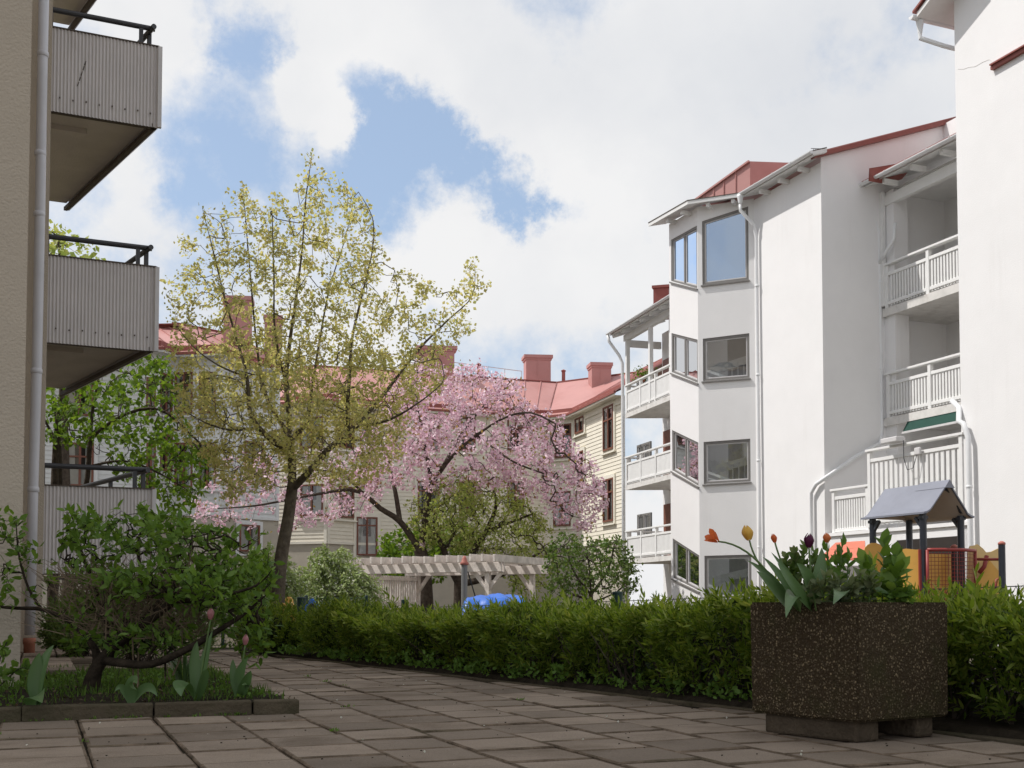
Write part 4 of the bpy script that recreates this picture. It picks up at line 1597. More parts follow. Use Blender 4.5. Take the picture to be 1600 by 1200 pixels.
crm = thing('wooden_house', (*P2(700, 52), -.55), 'cream clapboard house with red metal roof and chimneys, behind the blossom tree', 'house', None)
cp = [P2(400, 50.5), P2(512, 49.2), P2(556, 50.5), P2(858, 53.6), P2(898, 52.8), P2(976, 46.9)]
Wc = wooden_house(crm, cp, -.5, 9.05, 3.6, 2.55, M['cream'], M['creamtrim'], W(600, 848, 50)[2])
w6 = Wc[4][0]
wood_window(crm, w6, 945, 961, 634, 703)
wood_window(crm, w6, 945, 961, 748, 815)
wood_window(crm, w6, 901, 914.5, 652, 676, trans=())
wood_window(crm, w6, 904, 914, 705, 760)
w5 = Wc[3][0]
wood_window(crm, w5, 868, 894, 663, 715)
wood_window(crm, w5, 866, 893, 768, 822)
w3 = Wc[2][0]
for x0, x1 in ((562, 590), (652, 686), (716, 742), (792, 818)):
    wood_window(crm, w3, x0, x1, 728, 762) if x0 < 600 else wood_window(crm, w3, x0, x1, 752, 800)
    wood_window(crm, w3, x0, x1, 652, 704)
wood_window(crm, w3, 556.5, 589, 808, 868, trans=(.78,))
wood_window(crm, w3, 716, 740, 835, 890)
w2 = Wc[1][0]
wood_window(crm, w2, 527, 551, 760, 809)
wood_window(crm, w2, 527, 551, 652, 700)
w1 = Wc[0][0]
wood_window(crm, w1, 470, 506, 757, 806)
wood_window(crm, w1, 470, 506, 652, 700)


def chimney(parent, x0, x1, y0, y1, d, dep=.9):
    m = MB()
    a, b = W(x0, y0, d), W(x1, y0, d)
    zb = W(x0, y1, d)[2]
    cx = (a + b) / 2 + np.array([0, dep / 2, 0])
    hw = (b[0] - a[0]) / 2
    cap = .16
    m.obox((cx[0], cx[1], (a[2] - cap + zb - .8) / 2), (hw * .90, .06, 0), (-.06, dep * .45, 0), (0, 0, (a[2] - cap - zb + .8) / 2))
    m.obox((cx[0], cx[1], a[2] - cap / 2), (hw * 1.05, .07, 0), (-.07, dep * .53, 0), (0, 0, cap / 2))
    m.obox((cx[0], cx[1], a[2] - cap - .05), (hw * .97, .065, 0), (-.065, dep * .48, 0), (0, 0, .05))
    m.bar((cx[0], cx[1] - dep * .46, a[2] - cap), (cx[0], cx[1] - dep * .46, zb), .03, .03, up=(0, 1, 0))
    m.build('chimney', M['redroof'], parent)


chimney(crm, 650, 711, 540, 585, 55)
chimney(crm, 818, 861, 554, 590, 58)
chimney(crm, 921, 955, 566, 592, 55)
m = MB()
for x, y0, y1, d in ((748, 569, 585, 56), (880.5, 579, 592, 58)):
    a = W(x, y1, d); b = W(x, y0, d)
    m.tube([a - np.array([0, 0, .4]), b], .09, 8)
    m.lathe(b, [(.11, -.06), (.13, 0), (.02, .06)], 8)
m.build('vent_pipe', M['redtrim'], crm)
m = MB()       # walkway rail along the ridge
a, b = W(600, 552, 55.5), W(815, 580, 57)
for k in range(9):
    p = a + (b - a) * k / 8
    m.bar(p - np.array([0, 0, .35]), p, .03, .03)
m.bar(a, b, .03, .03)
m.build('roof_rail', M['corredge'], crm)
m = MB()
m.tube([W(973, 604, 46.5), W(973.5, 660, 46.5), W(974, 960, 46.5)], .06, 8)
m.build('drainpipe', M['pipe'], crm, smooth=True)

gry = thing('wooden_house', (*P2(250, 43), -.55), 'pale grey clapboard house with red roof and bay, behind the trees on the left', 'house', None)
gp = [P2(20, 41.0), P2(244, 42.3), P2(269, 43.3), P2(342, 43.0), P2(366, 44.5), P2(436, 46)]
Wg = wooden_house(gry, gp, -.5, W(300, 556, 43.2)[2] - .1, 3.0, 2.0, M['greyw'], M['greyt'], W(380, 808, 45)[2])
g0 = Wg[0][0]
for x0, x1 in ((103, 146), (228, 262)):
    wood_window(gry, g0, x0, x1 if x1 < 240 else 243, 692, 760, trim=M['greyt'])
    wood_window(gry, g0, x0, x1 if x1 < 240 else 243, 590, 650, trim=M['greyt'])
wood_window(gry, g0, 226, 242, 758, 810, trim=M['greyt'])
g1 = Wg[2][0]
for y0, y1 in ((582, 646), (692, 762)):
    wood_window(gry, g1, 274, 302, y0, y1, trim=M['greyt'])
    wood_window(gry, g1, 312, 338, y0, y1, trim=M['greyt'])
g1 = Wg[1][0]
for y0, y1 in ((584, 646), (632, 690)):
    wood_window(gry, g1, 247, 266, y0 + (46 if y0 > 600 else 0), y1 + (46 if y0 > 600 else 0), trim=M['greyt'])
g4 = Wg[4][0]
wood_window(gry, g4, 372, 404, 820, 862, trim=M['greyt'], trans=())
wood_window(gry, g4, 380, 410, 690, 745, trim=M['greyt'])
chimney(gry, 345, 391, 462, 505, 46)
chimney(gry, 410, 438, 492, 520, 47.5)

# ------------------------------------------------------------------ trees
def limb(pts, d0):
    """[(px, py, depth offset, radius)] -> world limb"""
    return [(W(x, y, d0 + o), r) for x, y, o, r in pts]


def tree(name, label, base_px, d, limbs, crown, n, half, leafs, bark, step, tip_r, group=None, weight=None, seed=1, expo=.45, bend=.35, skip=0, cat='tree', jitter=.3, root_z=None):
    rg = np.random.default_rng(seed)
    b = W(base_px[0], base_px[1], d)
    b[2] = gz(d) - .02 if root_z is None else root_z
    t = thing(name, b, label, cat, group)
    lb = [limb(l, d) for l in limbs]
    lb[0][0] = (b, lb[0][0][1])
    pl = Plant(lb, step)
    pts = np.concatenate([crown_points(c, d + dd, half * hs, int(n * fr), rg, weight) for c, dd, hs, fr in crown])
    pl.grow(pts, step, rg=rg, bend=bend, skip=skip, jitter=jitter)
    pl.solve(tip_r, expo)
    pl.wood('trunk', bark, t)
    for pname, fn in leafs:
        V, F, m = fn(pl, rg)
        tri_mesh(pname, V, F, m, t)
    return t


def leaf_cloud(mat_, size, per, maxtips, spread, wr=.32, up=.2, out=.5, tmpl=T_KITE, keep=1.0, droop=0.0):
    def fn(pl, rg):
        P, D = pl.anchors(maxtips)
        if keep < 1:
            k = rg.random(len(P)) < keep
            P, D = P[k], D[k]
        P = np.repeat(P, per, axis=0); D = np.repeat(D, per, axis=0)
        n = len(P)
        pos = P - D * rg.uniform(0, .06, (n, 1)) + rg.normal(size=(n, 3)) * spread
        ax = D * out + rg.normal(size=(n, 3)) * .6 + np.array([0, 0, up - droop])
        V, F = leaf_arrays(pos, ax, size * rg.uniform(.55, 1.25, n), wr, tmpl, rg, np.array([0, 0, 1.0]), .3)
        return V, F, mat_
    return fn


def blossom_cloud(mat_, maxtips, clumps, per, cr, ps, spread, keep=1.0):
    def fn(pl, rg):
        P, D = pl.anchors(maxtips)
        if keep < 1:
            k = rg.random(len(P)) < keep
            P, D = P[k], D[k]
        C = np.repeat(P, clumps, axis=0)
        C = C + rg.normal(size=C.shape) * spread
        R = cr * rg.uniform(.6, 1.25, len(C))
        Cp = np.repeat(C, per, axis=0); Rp = np.repeat(R, per)
        dr = nrm(rg.normal(size=Cp.shape))
        pos = Cp + dr * (Rp * rg.uniform(.55, 1.0, len(Rp)))[:, None]
        tang = rg.normal(size=Cp.shape)
        tang = tang - dr * np.sum(tang * dr, axis=1, keepdims=True) + dr * .35
        V, F = leaf_arrays(pos, tang, ps * rg.uniform(.7, 1.2, len(pos)), .5, T_PETAL, rg, None, 0)
        return V, F, mat_
    return fn


# olive-leaved tree in front of the blossom
main_limbs = [
    [(431, 945, 0, .122), (437, 890, 0, .106), (450, 810, 0, .094), (456, 765, 0, .088)],
    [(456, 765, 0, .10), (456, 720, .05, .085), (450, 690, .1, .075), (452, 655, .2, .06), (447, 600, .1, .05), (452, 540, .1, .04), (462, 470, 0, .03), (472, 390, .1, .02), (478, 310, 0, .013), (487, 245, 0, .006)],
    [(458, 760, 0, .085), (482, 738, -.2, .075), (512, 703, -.3, .066), (545, 676, -.2, .055), (580, 640, .1, .045), (612, 600, .3, .036), (655, 545, .4, .028), (700, 500, .3, .018), (738, 462, .2, .010), (742, 410, .2, .005)],
    [(538, 680, -.2, .05), (543, 640, -.3, .045), (546, 590, -.4, .038), (550, 530, -.3, .030), (566, 460, -.2, .022), (582, 390, -.2, .014), (582, 340, -.3, .008), (560, 300, -.2, .005)],
    [(452, 705, .1, .07), (430, 692, -.3, .06), (404, 668, -.5, .052), (390, 640, -.6, .045), (386, 590, -.5, .036), (370, 530, -.4, .026), (352, 470, -.5, .018), (335, 400, -.6, .011), (316, 325, -.6, .005)],
    [(452, 675, .1, .06), (436, 655, .5, .05), (420, 630, .7, .045), (409, 590, .8, .036), (400, 530, .8, .026), (392, 440, .7, .016), (380, 300, .6, .005)],
    [(455, 690, .1, .055), (478, 660, .5, .045), (487, 610, .8, .036), (498, 540, .9, .027), (515, 450, 1.0, .017), (540, 370, 1.0, .009), (555, 300, .9, .005)],
    [(556, 668, -.2, .035), (610, 655, -.6, .025), (660, 625, -.8, .015), (690, 600, -.8, .008)],
    [(404, 668, -.5, .034), (360, 672, -.9, .024), (320, 660, -1.2, .015), (285, 640, -1.3, .008)],
    [(386, 600, -.5, .026), (340, 570, -1.0, .018), (300, 540, -1.2, .011), (270, 500, -1.2, .005)],
    [(446, 600, .1, .03), (430, 520, -.8, .022), (428, 430, -1.0, .013), (425, 330, -.9, .006)],
]
main_poly = [(487, 236), (498, 262), (530, 280), (578, 330), (598, 395), (640, 430), (690, 455), (728, 425), (740, 398), (748, 440), (770, 440), (745, 465), (728, 500), (748, 498), (718, 535), (715, 570), (690, 610), (640, 640),
             (612, 690), (570, 735), (520, 700), (470, 715), (420, 720), (380, 765), (345, 775), (322, 730), (290, 690), (268, 640), (276, 590), (252, 545), (275, 510), (250, 435), (285, 440), (278, 372), (312, 380), (314, 316), (345, 345), (356, 308), (382, 288), (405, 330), (432, 300), (462, 312), (472, 270)]
main_limbs = main_limbs[:1] + [[(x, y, o, r * .74) for x, y, o, r in l] for l in main_limbs[1:]]
tree('olive_leaved_tree', 'slender tree with sparse olive yellow young leaves, tallest in the courtyard', (431, 945), 18.0, main_limbs,
     [(main_poly, 0, 1, .68), ([(300, 560), (420, 520), (560, 540), (680, 560), (640, 640), (560, 700), (400, 720), (330, 700), (280, 620)], 0, 1.1, .30), ([(320, 690), (440, 700), (560, 690), (650, 640), (630, 710), (565, 765), (500, 755), (420, 765), (345, 790)], -.2, .9, .12)], 2300, 2.0,
     [('crown', leaf_cloud(LF['main'], .064, 10, 2, .045, .36, .1, .5, droop=.15))], M['bark'], .15, .0030, seed=21, skip=6)

# pink cherry behind it
pink_limbs = [
    [(668, 945, 0, .24), (662, 885, 0, .20), (652, 850, 0, .18)],
    [(645, 860, 0, .15), (625, 815, 0, .12), (595, 795, -.3, .105), (572, 775, -.5, .085), (545, 765, -.9, .07), (480, 775, -1.6, .05), (400, 790, -2.2, .035), (330, 795, -2.4, .015)],
    [(628, 820, 0, .11), (618, 770, .4, .09), (606, 720, .6, .07), (580, 650, .8, .04), (540, 620, .8, .02)],
    [(655, 855, 0, .14), (668, 790, -.2, .11), (672, 745, -.2, .09), (660, 675, -.2, .07), (650, 610, -.2, .04), (655, 565, 0, .02)],
    [(672, 760, -.2, .09), (705, 715, -.6, .07), (745, 680, -.9, .055), (790, 652, -1.2, .038), (830, 645, -1.4, .024), (868, 662, -1.5, .012)],
    [(690, 735, -.3, .07), (720, 680, .3, .055), (760, 630, .8, .04), (800, 600, 1.0, .022)],
    [(745, 685, -.9, .045), (800, 720, -1.4, .03), (850, 740, -1.5, .018)],
    [(572, 778, -.5, .06), (530, 740, -1.0, .045), (470, 735, -1.4, .03), (400, 740, -1.6, .016)],
]
pink_poly = [(655, 562), (700, 570), (745, 572), (790, 590), (815, 600), (808, 620), (845, 640), (872, 660), (890, 690), (915, 705), (935, 745), (950, 770), (945, 805), (925, 835), (900, 830), (870, 800), (830, 775), (780, 760), (720, 765), (640, 770), (600, 750), (560, 770), (540, 740), (560, 690), (600, 650), (610, 610)]
pink_low = [(560, 700), (600, 740), (590, 800), (540, 800), (500, 835), (440, 820), (350, 830), (300, 800), (300, 775), (340, 750), (330, 720), (420, 700)]
pink_limbs = pink_limbs[:1] + [[(x, y, o, r * .72) for x, y, o, r in l] for l in pink_limbs[1:]]
pink_limbs = [[(x, y, o, r * (.75 if i in (4, 6) else 1)) for x, y, o, r in l] for i, l in enumerate(pink_limbs)]
tree('blossom_tree', 'wide cherry tree covered in pink blossom, in front of the cream house', (668, 945), 33.0, pink_limbs,
     [(pink_poly, 0, 1, .80), (pink_low, -1.0, .5, .12)], 1500, 3.0,
     [('blossom', blossom_cloud(LF['pink'], 3, 1, 15, .12, .085, .09, .95)), ('foliage', leaf_cloud(LF['bronze'], .10, 2, 2, .09, .34, keep=.9))], M['barkdark'], .27, .0050, seed=7, skip=4, bend=.12, weight=lambda x, y: .14 + .86 * (sin(x * .075 + 1.5 * sin(y * .05)) * sin(y * .085 + 1.2 * sin(x * .04)) > -.22))

# yellow-green apple behind the pergola
ap_limbs = [
    [(717, 948, 0, .19), (718, 905, 0, .16)],
    [(718, 910, 0, .12), (700, 880, -.2, .10), (690, 850, -.3, .08), (670, 820, -.4, .05), (655, 790, -.4, .025)],
    [(720, 905, 0, .12), (735, 868, .2, .10), (760, 830, .4, .08), (775, 790, .4, .05), (770, 760, .4, .02)],
    [(722, 915, 0, .11), (752, 906, -.4, .09), (785, 897, -.6, .08), (815, 880, -.8, .055), (850, 860, -.8, .025)],
    [(760, 832, .4, .06), (800, 815, .2, .045), (840, 800, 0, .02)],
]
ap_poly = [(690, 775), (740, 752), (790, 760), (830, 790), (862, 830), (868, 880), (850, 920), (800, 925), (775, 880), (720, 865), (670, 850), (640, 830), (655, 795)]
tree('apple_tree', 'low spreading tree with yellow green leaves, its bough seen under the pergola', (717, 948), 33.5, ap_limbs, [(ap_poly, 0, 1, .8), ([(640, 790), (700, 745), (760, 740), (760, 800), (700, 860), (640, 850)], -.6, .6, .2)], 950, 1.9,
     [('crown', leaf_cloud(LF['apple'], .10, 9, 2, .10, .36, .2))], M['barkdark'], .22, .007, seed=9, skip=2)

# bright green tree on the left
br_limbs = [
    [(80, 985, 0, .11), (83, 880, 0, .09), (85, 780, 0, .08), (88, 690, 0, .06), (95, 620, 0, .04), (100, 560, 0, .02)],
    [(92, 985, .6, .07), (92, 840, .6, .065), (92, 700, .6, .05), (84, 620, .5, .02)],
    [(84, 800, 0, .055), (130, 770, -.3, .05), (140, 700, -.4, .045), (145, 640, -.4, .03), (160, 560, -.4, .015)],
    [(140, 690, -.4, .035), (190, 650, -.6, .025), (250, 640, -.8, .016), (310, 690, -.9, .007)],
    [(138, 730, -.4, .03), (190, 720, -.6, .022), (240, 735, -.8, .014), (300, 770, -.9, .006)],
    [(88, 690, 0, .03), (60, 640, 0, .02), (30, 600, 0, .01)],
]
br_poly = [(60, 620), (110, 590), (150, 580), (215, 545), (262, 560), (290, 610), (285, 650), (318, 680), (330, 720), (320, 760), (290, 800), (255, 790), (220, 770), (180, 740), (140, 700), (100, 690), (60, 700), (20, 660)]
tree('bright_green_tree', 'leafy bright green tree with several dark stems, behind the balconies on the left', (80, 985), 22.0, br_limbs, [(br_poly, 0, 1, 1)], 640, 1.9,
     [('crown', leaf_cloud(LF['bright'], .115, 5, 2, .06, .36, -.1, .6, tmpl=T_LEAF, droop=.25))], M['barkdark'], .18, .0045, seed=13, skip=8)
tree('tall_tree', 'tall yellow green tree top showing between the two upper balconies on the left', (110, 960), 38.0, [
    [(100, 945, 0, .22), (100, 700, 0, .16), (98, 520, 0, .10), (95, 420, 0, .05), (90, 370, 0, .02)]],
    [([(60, 350), (85, 350), (115, 370), (150, 395), (160, 430), (140, 520), (60, 560), (20, 500), (20, 400)], 0, 1, 1)], 260, 2.2,
     [('crown', leaf_cloud(LF['apple'], .20, 8, 2, .14, .42, -.1, .6))], M['barkdark'], .3, .008, seed=17, skip=5)

# lilac bush at the end of the pergola
li_limbs = [[(925, 945, 0, .05), (922, 900, 0, .04), (915, 860, 0, .03)], [(924, 930, .1, .035), (950, 890, .2, .025), (960, 850, .2, .015)], [(924, 930, 0, .035), (895, 890, 0, .025), (885, 850, 0, .015)],
            [(926, 935, .2, .03), (940, 905, .4, .02), (935, 860, .4, .012)], [(926, 940, .2, .03), (970, 920, .4, .02), (985, 880, .4, .012)], [(924, 940, .2, .03), (880, 920, .4, .02), (870, 880, .4, .012)]]
li_limbs = [[(x, y, o, r * .5) for x, y, o, r in l] for l in li_limbs]
tree('lilac_bush', 'upright dark green bush with reddish tips, between the pergola and the far balconies', (925, 945), 27.0, li_limbs,
     [([(858, 850), (880, 832), (915, 838), (940, 845), (965, 838), (985, 860), (1000, 890), (995, 925), (970, 935), (930, 925), (880, 935), (855, 925), (850, 880)], 0, 1, 1)], 760, 1.0,
     [('crown', leaf_cloud(LF['lilac'], .08, 6, 2, .05, .40, .25, .4))], M['barkdark'], .16, .005, seed=23, cat='bush', skip=1)
# bright bush behind the pergola and a darker one beneath the cherry
tree('bright_bush', 'rounded bright green bush behind the pergola, below the blossom', (640, 940), 36.5, [[(640, 945, 0, .07), (642, 890, 0, .04), (645, 850, 0, .02)], [(640, 930, 0, .05), (680, 880, 0, .03), (695, 850, 0, .015)]],
     [([(592, 868), (600, 840), (640, 822), (690, 815), (735, 820), (745, 850), (720, 890), (650, 925), (595, 915)], 0, 1, 1)], 330, 1.5,
     [('crown', leaf_cloud(LF['bright'], .16, 9, 2, .12, .42, .1, .5))], M['barkdark'], .25, .006, seed=29, cat='bush', skip=1)


# white-flowering spirea: arching sprays
def spirea(name, label, cx, base_y, d, width, top_y, n, seed):
    rg = np.random.default_rng(seed)
    b = W(cx, base_y, d); b[2] = gz(d) - .02
    top = W(cx, top_y, d)[2]
    hw = width / FPX * d / 2
    t = thing(name, b, label, 'bush')
    m = MB(); P = []; A = []; S = []
    for k in range(n):
        az = rg.uniform(0, 2 * pi)
        rr = hw * sqrt(rg.uniform(.02, 1))
        end = b + np.array([rr * cos(az), rr * .7 * sin(az), 0])
        hh = (top - b[2]) * rg.uniform(.62, 1.05) * (1 - .42 * (rr / hw) ** 2)
        mid = b + np.array([rr * .45 * cos(az), rr * .3 * sin(az), hh * 1.0])
        end[2] = b[2] + hh * rg.uniform(.62, .86)
        end += np.array([rg.uniform(.1, .35), 0, 0])
        q = [b + np.array([rg.normal() * .15, rg.normal() * .12, 0])]
        for i in range(1, 11):
            u = i / 10
            q.append((1 - u) ** 2 * q[0] + 2 * u * (1 - u) * (mid + np.array([0, 0, hh * .25])) + u * u * end)
        q = np.array(q)
        m.tube(q, np.linspace(.008, .002, 11), 3, cap=False)
        for i in range(3, 11):
            dr = nrm(q[i] - q[i - 1])
            for j in range(11):
                P.append(q[i] - (q[i] - q[i - 1]) * rg.random() + rg.normal(size=3) * .03)
                A.append(dr * .8 + rg.normal(size=3) * .5)
    m.build('stems', M['twig'], t)
    P, A = np.array(P), np.array(A)
    k = rg.random(len(P)) < .80
    leaves('foliage', P[k], A[k], .085 * rg.uniform(.6, 1.3, k.sum()), .22, T_KITE, LF['spirea'], t, rg)
    k2 = ~k
    leaves('flowers', P[k2] + np.array([0, 0, .015]), A[k2], .035 * rg.uniform(.6, 1.3, k2.sum()), .55, T_KITE, LF['spireaflower'], t, rg)


spirea('white_spirea', 'arching pale spirea bush with white flower sprays, right of the olive tree trunk', 505, 950, 23.5, 175, 838, 420, 31)
spirea('white_spirea', 'arching pale spirea bush with white flower sprays, left of the olive tree trunk', 400, 950, 22.5, 140, 838, 300, 32)


# ------------------------------------------------------------------ hedge and small shrubs along the path
def hedge_leaves(rg, n_shoots, sample, per=15, ln=(.10, .22), lsize=.05):
    """upright shoots with narrow leaves in pairs; sample(rg) gives (base point, outward lean)"""
    P, A, S = [], [], []
    stems = MB()
    for k in range(n_shoots):
        b, lean, sc = sample(rg)
        L_ = rg.uniform(*ln) * sc
        d0 = nrm(lean + rg.normal(size=3) * .25)
        e = b + d0 * L_ + np.array([0, 0, .02])
        if k % 3 == 0:
            stems.tube([b, (b + e) / 2 + rg.normal(size=3) * .006, e], [.0022, .0018, .001], 3, cap=False)
        ph = rg.uniform(0, 6.28)
        s_ = nrm(np.cross(d0, (0.3, .2, 1)))
        u_ = np.cross(d0, s_)
        for i in range(per):
            t = (i + .6) / per
            a = ph + i * 2.4
            rad = cos(a) * s_ + sin(a) * u_
            P.append(b + d0 * L_ * t)
            A.append(rad * (1.05 - .75 * t) + d0 * (.35 + .7 * t) + rg.normal(size=3) * .16)
            S.append(lsize * sc * (1.0 - .45 * abs(t - .45)) * rg.uniform(.75, 1.2))
    return stems, np.array(P), np.array(A), np.array(S)


def hedge_top(d, q):
    """height of the clipped top, wavy"""
    return (.432 + .045 * sin(d * 2.3) + .035 * sin(d * 5.1 + 1) + .028 * sin(d * 9.7) + .022 * sin(d * 17.3 + 2)
            + .075 * max(0, min(1, (9.2 - d) / 2.6)) * 1.75 + .0 * q)


HN = nrm([1.0, .61])


def hedge_sample(lo, hi):
    def f(rg):
        while True:
            d = lo + (hi - lo) * rg.random() ** 1.25
            face = rg.random()
            base = np.array([hedge_x(d) + .12, d])
            ht = hedge_top(d, 0)
            bulge = .075 * sin(d * 3.1) + .06 * sin(d * 7.3 + 2)
            if face < .52:        # front
                z = ht * (1 - rg.random() ** 1.4 * .93)
                dep = .07 + .10 * (1 - z / ht) * (1 if z < .3 else .5) - bulge + abs(rg.normal()) * .05 + .05 * sin(d * 17 + z * 13)
                lean = np.array([*(-HN * .75), .6])
                if z < .22 and rg.random() < .45:
                    continue
            elif face < .88:      # top
                z = ht - abs(rg.normal()) * .035
                dep = .1 + rg.random() * .75
                lean = np.array([*(-HN * .15), 1.0])
            else:                 # back
                z = ht * (1 - rg.random() * .8)
                dep = .9 + rg.normal() * .04
                lean = np.array([*(HN * .8), .6])
            p = base + HN * dep
            return np.array([p[0], p[1], z * .86]), lean, rg.uniform(.65, 1.1) * (1.45 if rg.random() < .06 else 1)
    return f


rh = np.random.default_rng(41)
hb = np.array([hedge_x(7.5) + .5, 7.5, .03])
hed = thing('hedge', hb, 'long clipped dark green hedge along the paved path', 'hedge')
st1, P1, A1, S1 = hedge_leaves(rh, 6400, hedge_sample(3.4, 11.3), per=13, ln=(.09, .20), lsize=.06)
_ht = np.array([hedge_top(y, 0) for y in P1[:, 1]])
_pn = rh.random(len(P1)) < np.clip((P1[:, 2] / _ht - .62) * 1.5, .03, .7)
leaves('foliage', P1[~_pn], A1[~_pn], S1[~_pn], .155, T_LEAF, LF['hedge'], hed, rh, norm_hint=np.array([0, 0, 1.0]), hint_w=.35)
leaves('young_foliage', P1[_pn], A1[_pn], S1[_pn], .155, T_LEAF, LF['hedgenew'], hed, rh, norm_hint=np.array([0, 0, 1.0]), hint_w=.35)
# woody inside
m = MB()
for k in range(520):
    d = rh.uniform(3.4, 11.3)
    p = np.array([hedge_x(d), d]) + HN * rh.uniform(.25, .95)
    b = np.array([p[0], p[1], .02])
    for q in range(3):
        e = b + np.array([rh.normal() * .12, rh.normal() * .12, hedge_top(d, 0) * rh.uniform(.6, .95)])
        m.tube([b, (b * .5 + e * .5) + rh.normal(size=3) * .03, e], [.006, .004, .002], 3, cap=False)
m.v += st1.v and [] or []
m.build('stems', M['barkdark'], hed)
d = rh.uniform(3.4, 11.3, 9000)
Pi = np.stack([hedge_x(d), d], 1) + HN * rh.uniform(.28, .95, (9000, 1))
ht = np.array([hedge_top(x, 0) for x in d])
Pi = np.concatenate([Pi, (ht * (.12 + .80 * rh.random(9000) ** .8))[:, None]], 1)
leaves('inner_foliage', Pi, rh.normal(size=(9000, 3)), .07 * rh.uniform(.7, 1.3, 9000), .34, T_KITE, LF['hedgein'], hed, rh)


def round_shrub(label, cx, d, wpx, top_y, n, seed, name='clipped_shrub', lm='hedge', ls=.05, per=13):
    rg = np.random.default_rng(seed)
    c = W(cx, 1000, d)[:2]
    R = wpx / FPX * d / 2
    H = W(cx, top_y, d)[2]

    def f(rg):
        az = rg.uniform(0, 2 * pi)
        ph = math.asin(rg.uniform(-.55, 1))
        k = rg.uniform(.82, 1.0) * (1 + .10 * sin(3 * az + seed) + .08 * sin(7 * az))
        v = np.array([cos(az) * cos(ph), sin(az) * cos(ph), sin(ph)])
        z0 = H * .40
        p = np.array([c[0] + v[0] * R * k * .92, c[1] + v[1] * R * k * .92, z0 + v[2] * (H - z0) * k * .86])
        p[2] = max(.05, p[2])
        return p, v * .7 + np.array([0, 0, .6]), rg.uniform(.7, 1.1)
    t = thing(name, (c[0], c[1], 0), label, 'shrub')
    s_, P, A, S = hedge_leaves(rg, n, f, per=per, ln=(.09, .2), lsize=ls)
    leaves('foliage', P, A, S, .16, T_LEAF, LF[lm], t, rg, norm_hint=np.array([0, 0, 1.0]), hint_w=.35)
    m = MB()
    for k in range(60):
        b = np.array([c[0] + rg.normal() * R * .2, c[1] + rg.normal() * R * .2, 0])
        e = np.array([c[0] + rg.normal() * R * .45, c[1] + rg.normal() * R * .45, H * rg.uniform(.5, .9)])
        m.tube([b, (b + e) / 2 + rg.normal(size=3) * .03, e], [.007, .005, .002], 3, cap=False)
    m.build('stems', M['barkdark'], t)
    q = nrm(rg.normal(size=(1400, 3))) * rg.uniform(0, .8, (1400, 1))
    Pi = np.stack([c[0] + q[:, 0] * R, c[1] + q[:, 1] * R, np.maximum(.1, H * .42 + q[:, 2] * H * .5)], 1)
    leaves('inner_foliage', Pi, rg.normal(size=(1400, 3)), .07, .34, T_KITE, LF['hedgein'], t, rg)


round_shrub('small rounded green shrub at the far bend of the path, beside the blue spring rider', 438, 12.9, 130, 952, 760, 51)
round_shrub('rounded green shrub between the far bend and the long hedge', 540, 12.0, 130, 946, 800, 52)

# weeds along the edging
rg = np.random.default_rng(61)
P, A, S = [], [], []
for k in range(120):
    d = 5.6 + 7.4 * rg.random() ** 1.0
    p = np.array([hedge_x(d), d]) + HN * rg.uniform(.0, .14)
    hgt = rg.uniform(.03, .11) * (1 if rg.random() < .8 else 1.6)
    for i in range(int(8 + hgt * 90)):
        z = hgt * rg.random()
        P.append((p[0] + rg.normal() * .022, p[1] + rg.normal() * .022, .03 + z))
        A.append((rg.normal(), rg.normal(), .5 + rg.random()))
        S.append(.03 * rg.uniform(.6, 1.5))
w = leaves('path_weeds', np.array(P), np.array(A), np.array(S), .36, T_LEAF, LF['weed'], None, rg)
tag(w, kind='stuff')

# specks of fallen petals and grit on the slabs
m = MB()
for k in range(240):
    d = 4.1 + 8 * rg.random() ** 1.3
    x = rg.uniform(-3.2, hedge_x(d))
    r = rg.uniform(.0015, .0042)
    a = rg.uniform(0, 3)
    m.obox((x, d, .005 + r * .4), (r * cos(a), r * sin(a), 0), (-r * .6 * sin(a), r * .6 * cos(a), 0), (0, 0, r * .5))
tag(m.build('path_litter', M['soil']), kind='stuff')
P = np.array([(rg.uniform(-3.2, 1.2), 4.1 + 8 * rg.random() ** 1.3, .008) for k in range(70)])
P = P[P[:, 0] < np.array([hedge_x(q) for q in P[:, 1]])]
tag(leaves('fallen_petals', P, np.array([(rg.normal(), rg.normal(), .1) for _ in P]), .011, .5, T_KITE, LF['spireaflower'], None, rg), kind='stuff')
# leaf litter and dark bits on the soil of the bed
P = []
BEDA = np.array([q for row in BED for q in row])
bi = rg.integers(0, len(BEDA), 2600)
P = BEDA[bi] + rg.normal(size=(2600, 3)) * np.array([.05, .05, .004])
tag(leaves('bed_litter', P, rg.normal(size=(2600, 3)) * np.array([1, 1, .25]), .022, .4, T_KITE, leafmat('dry_leaf_litter', [(.05, .035, .02), (.09, .06, .035), (.14, .10, .06)], .1), None, rg), kind='stuff')

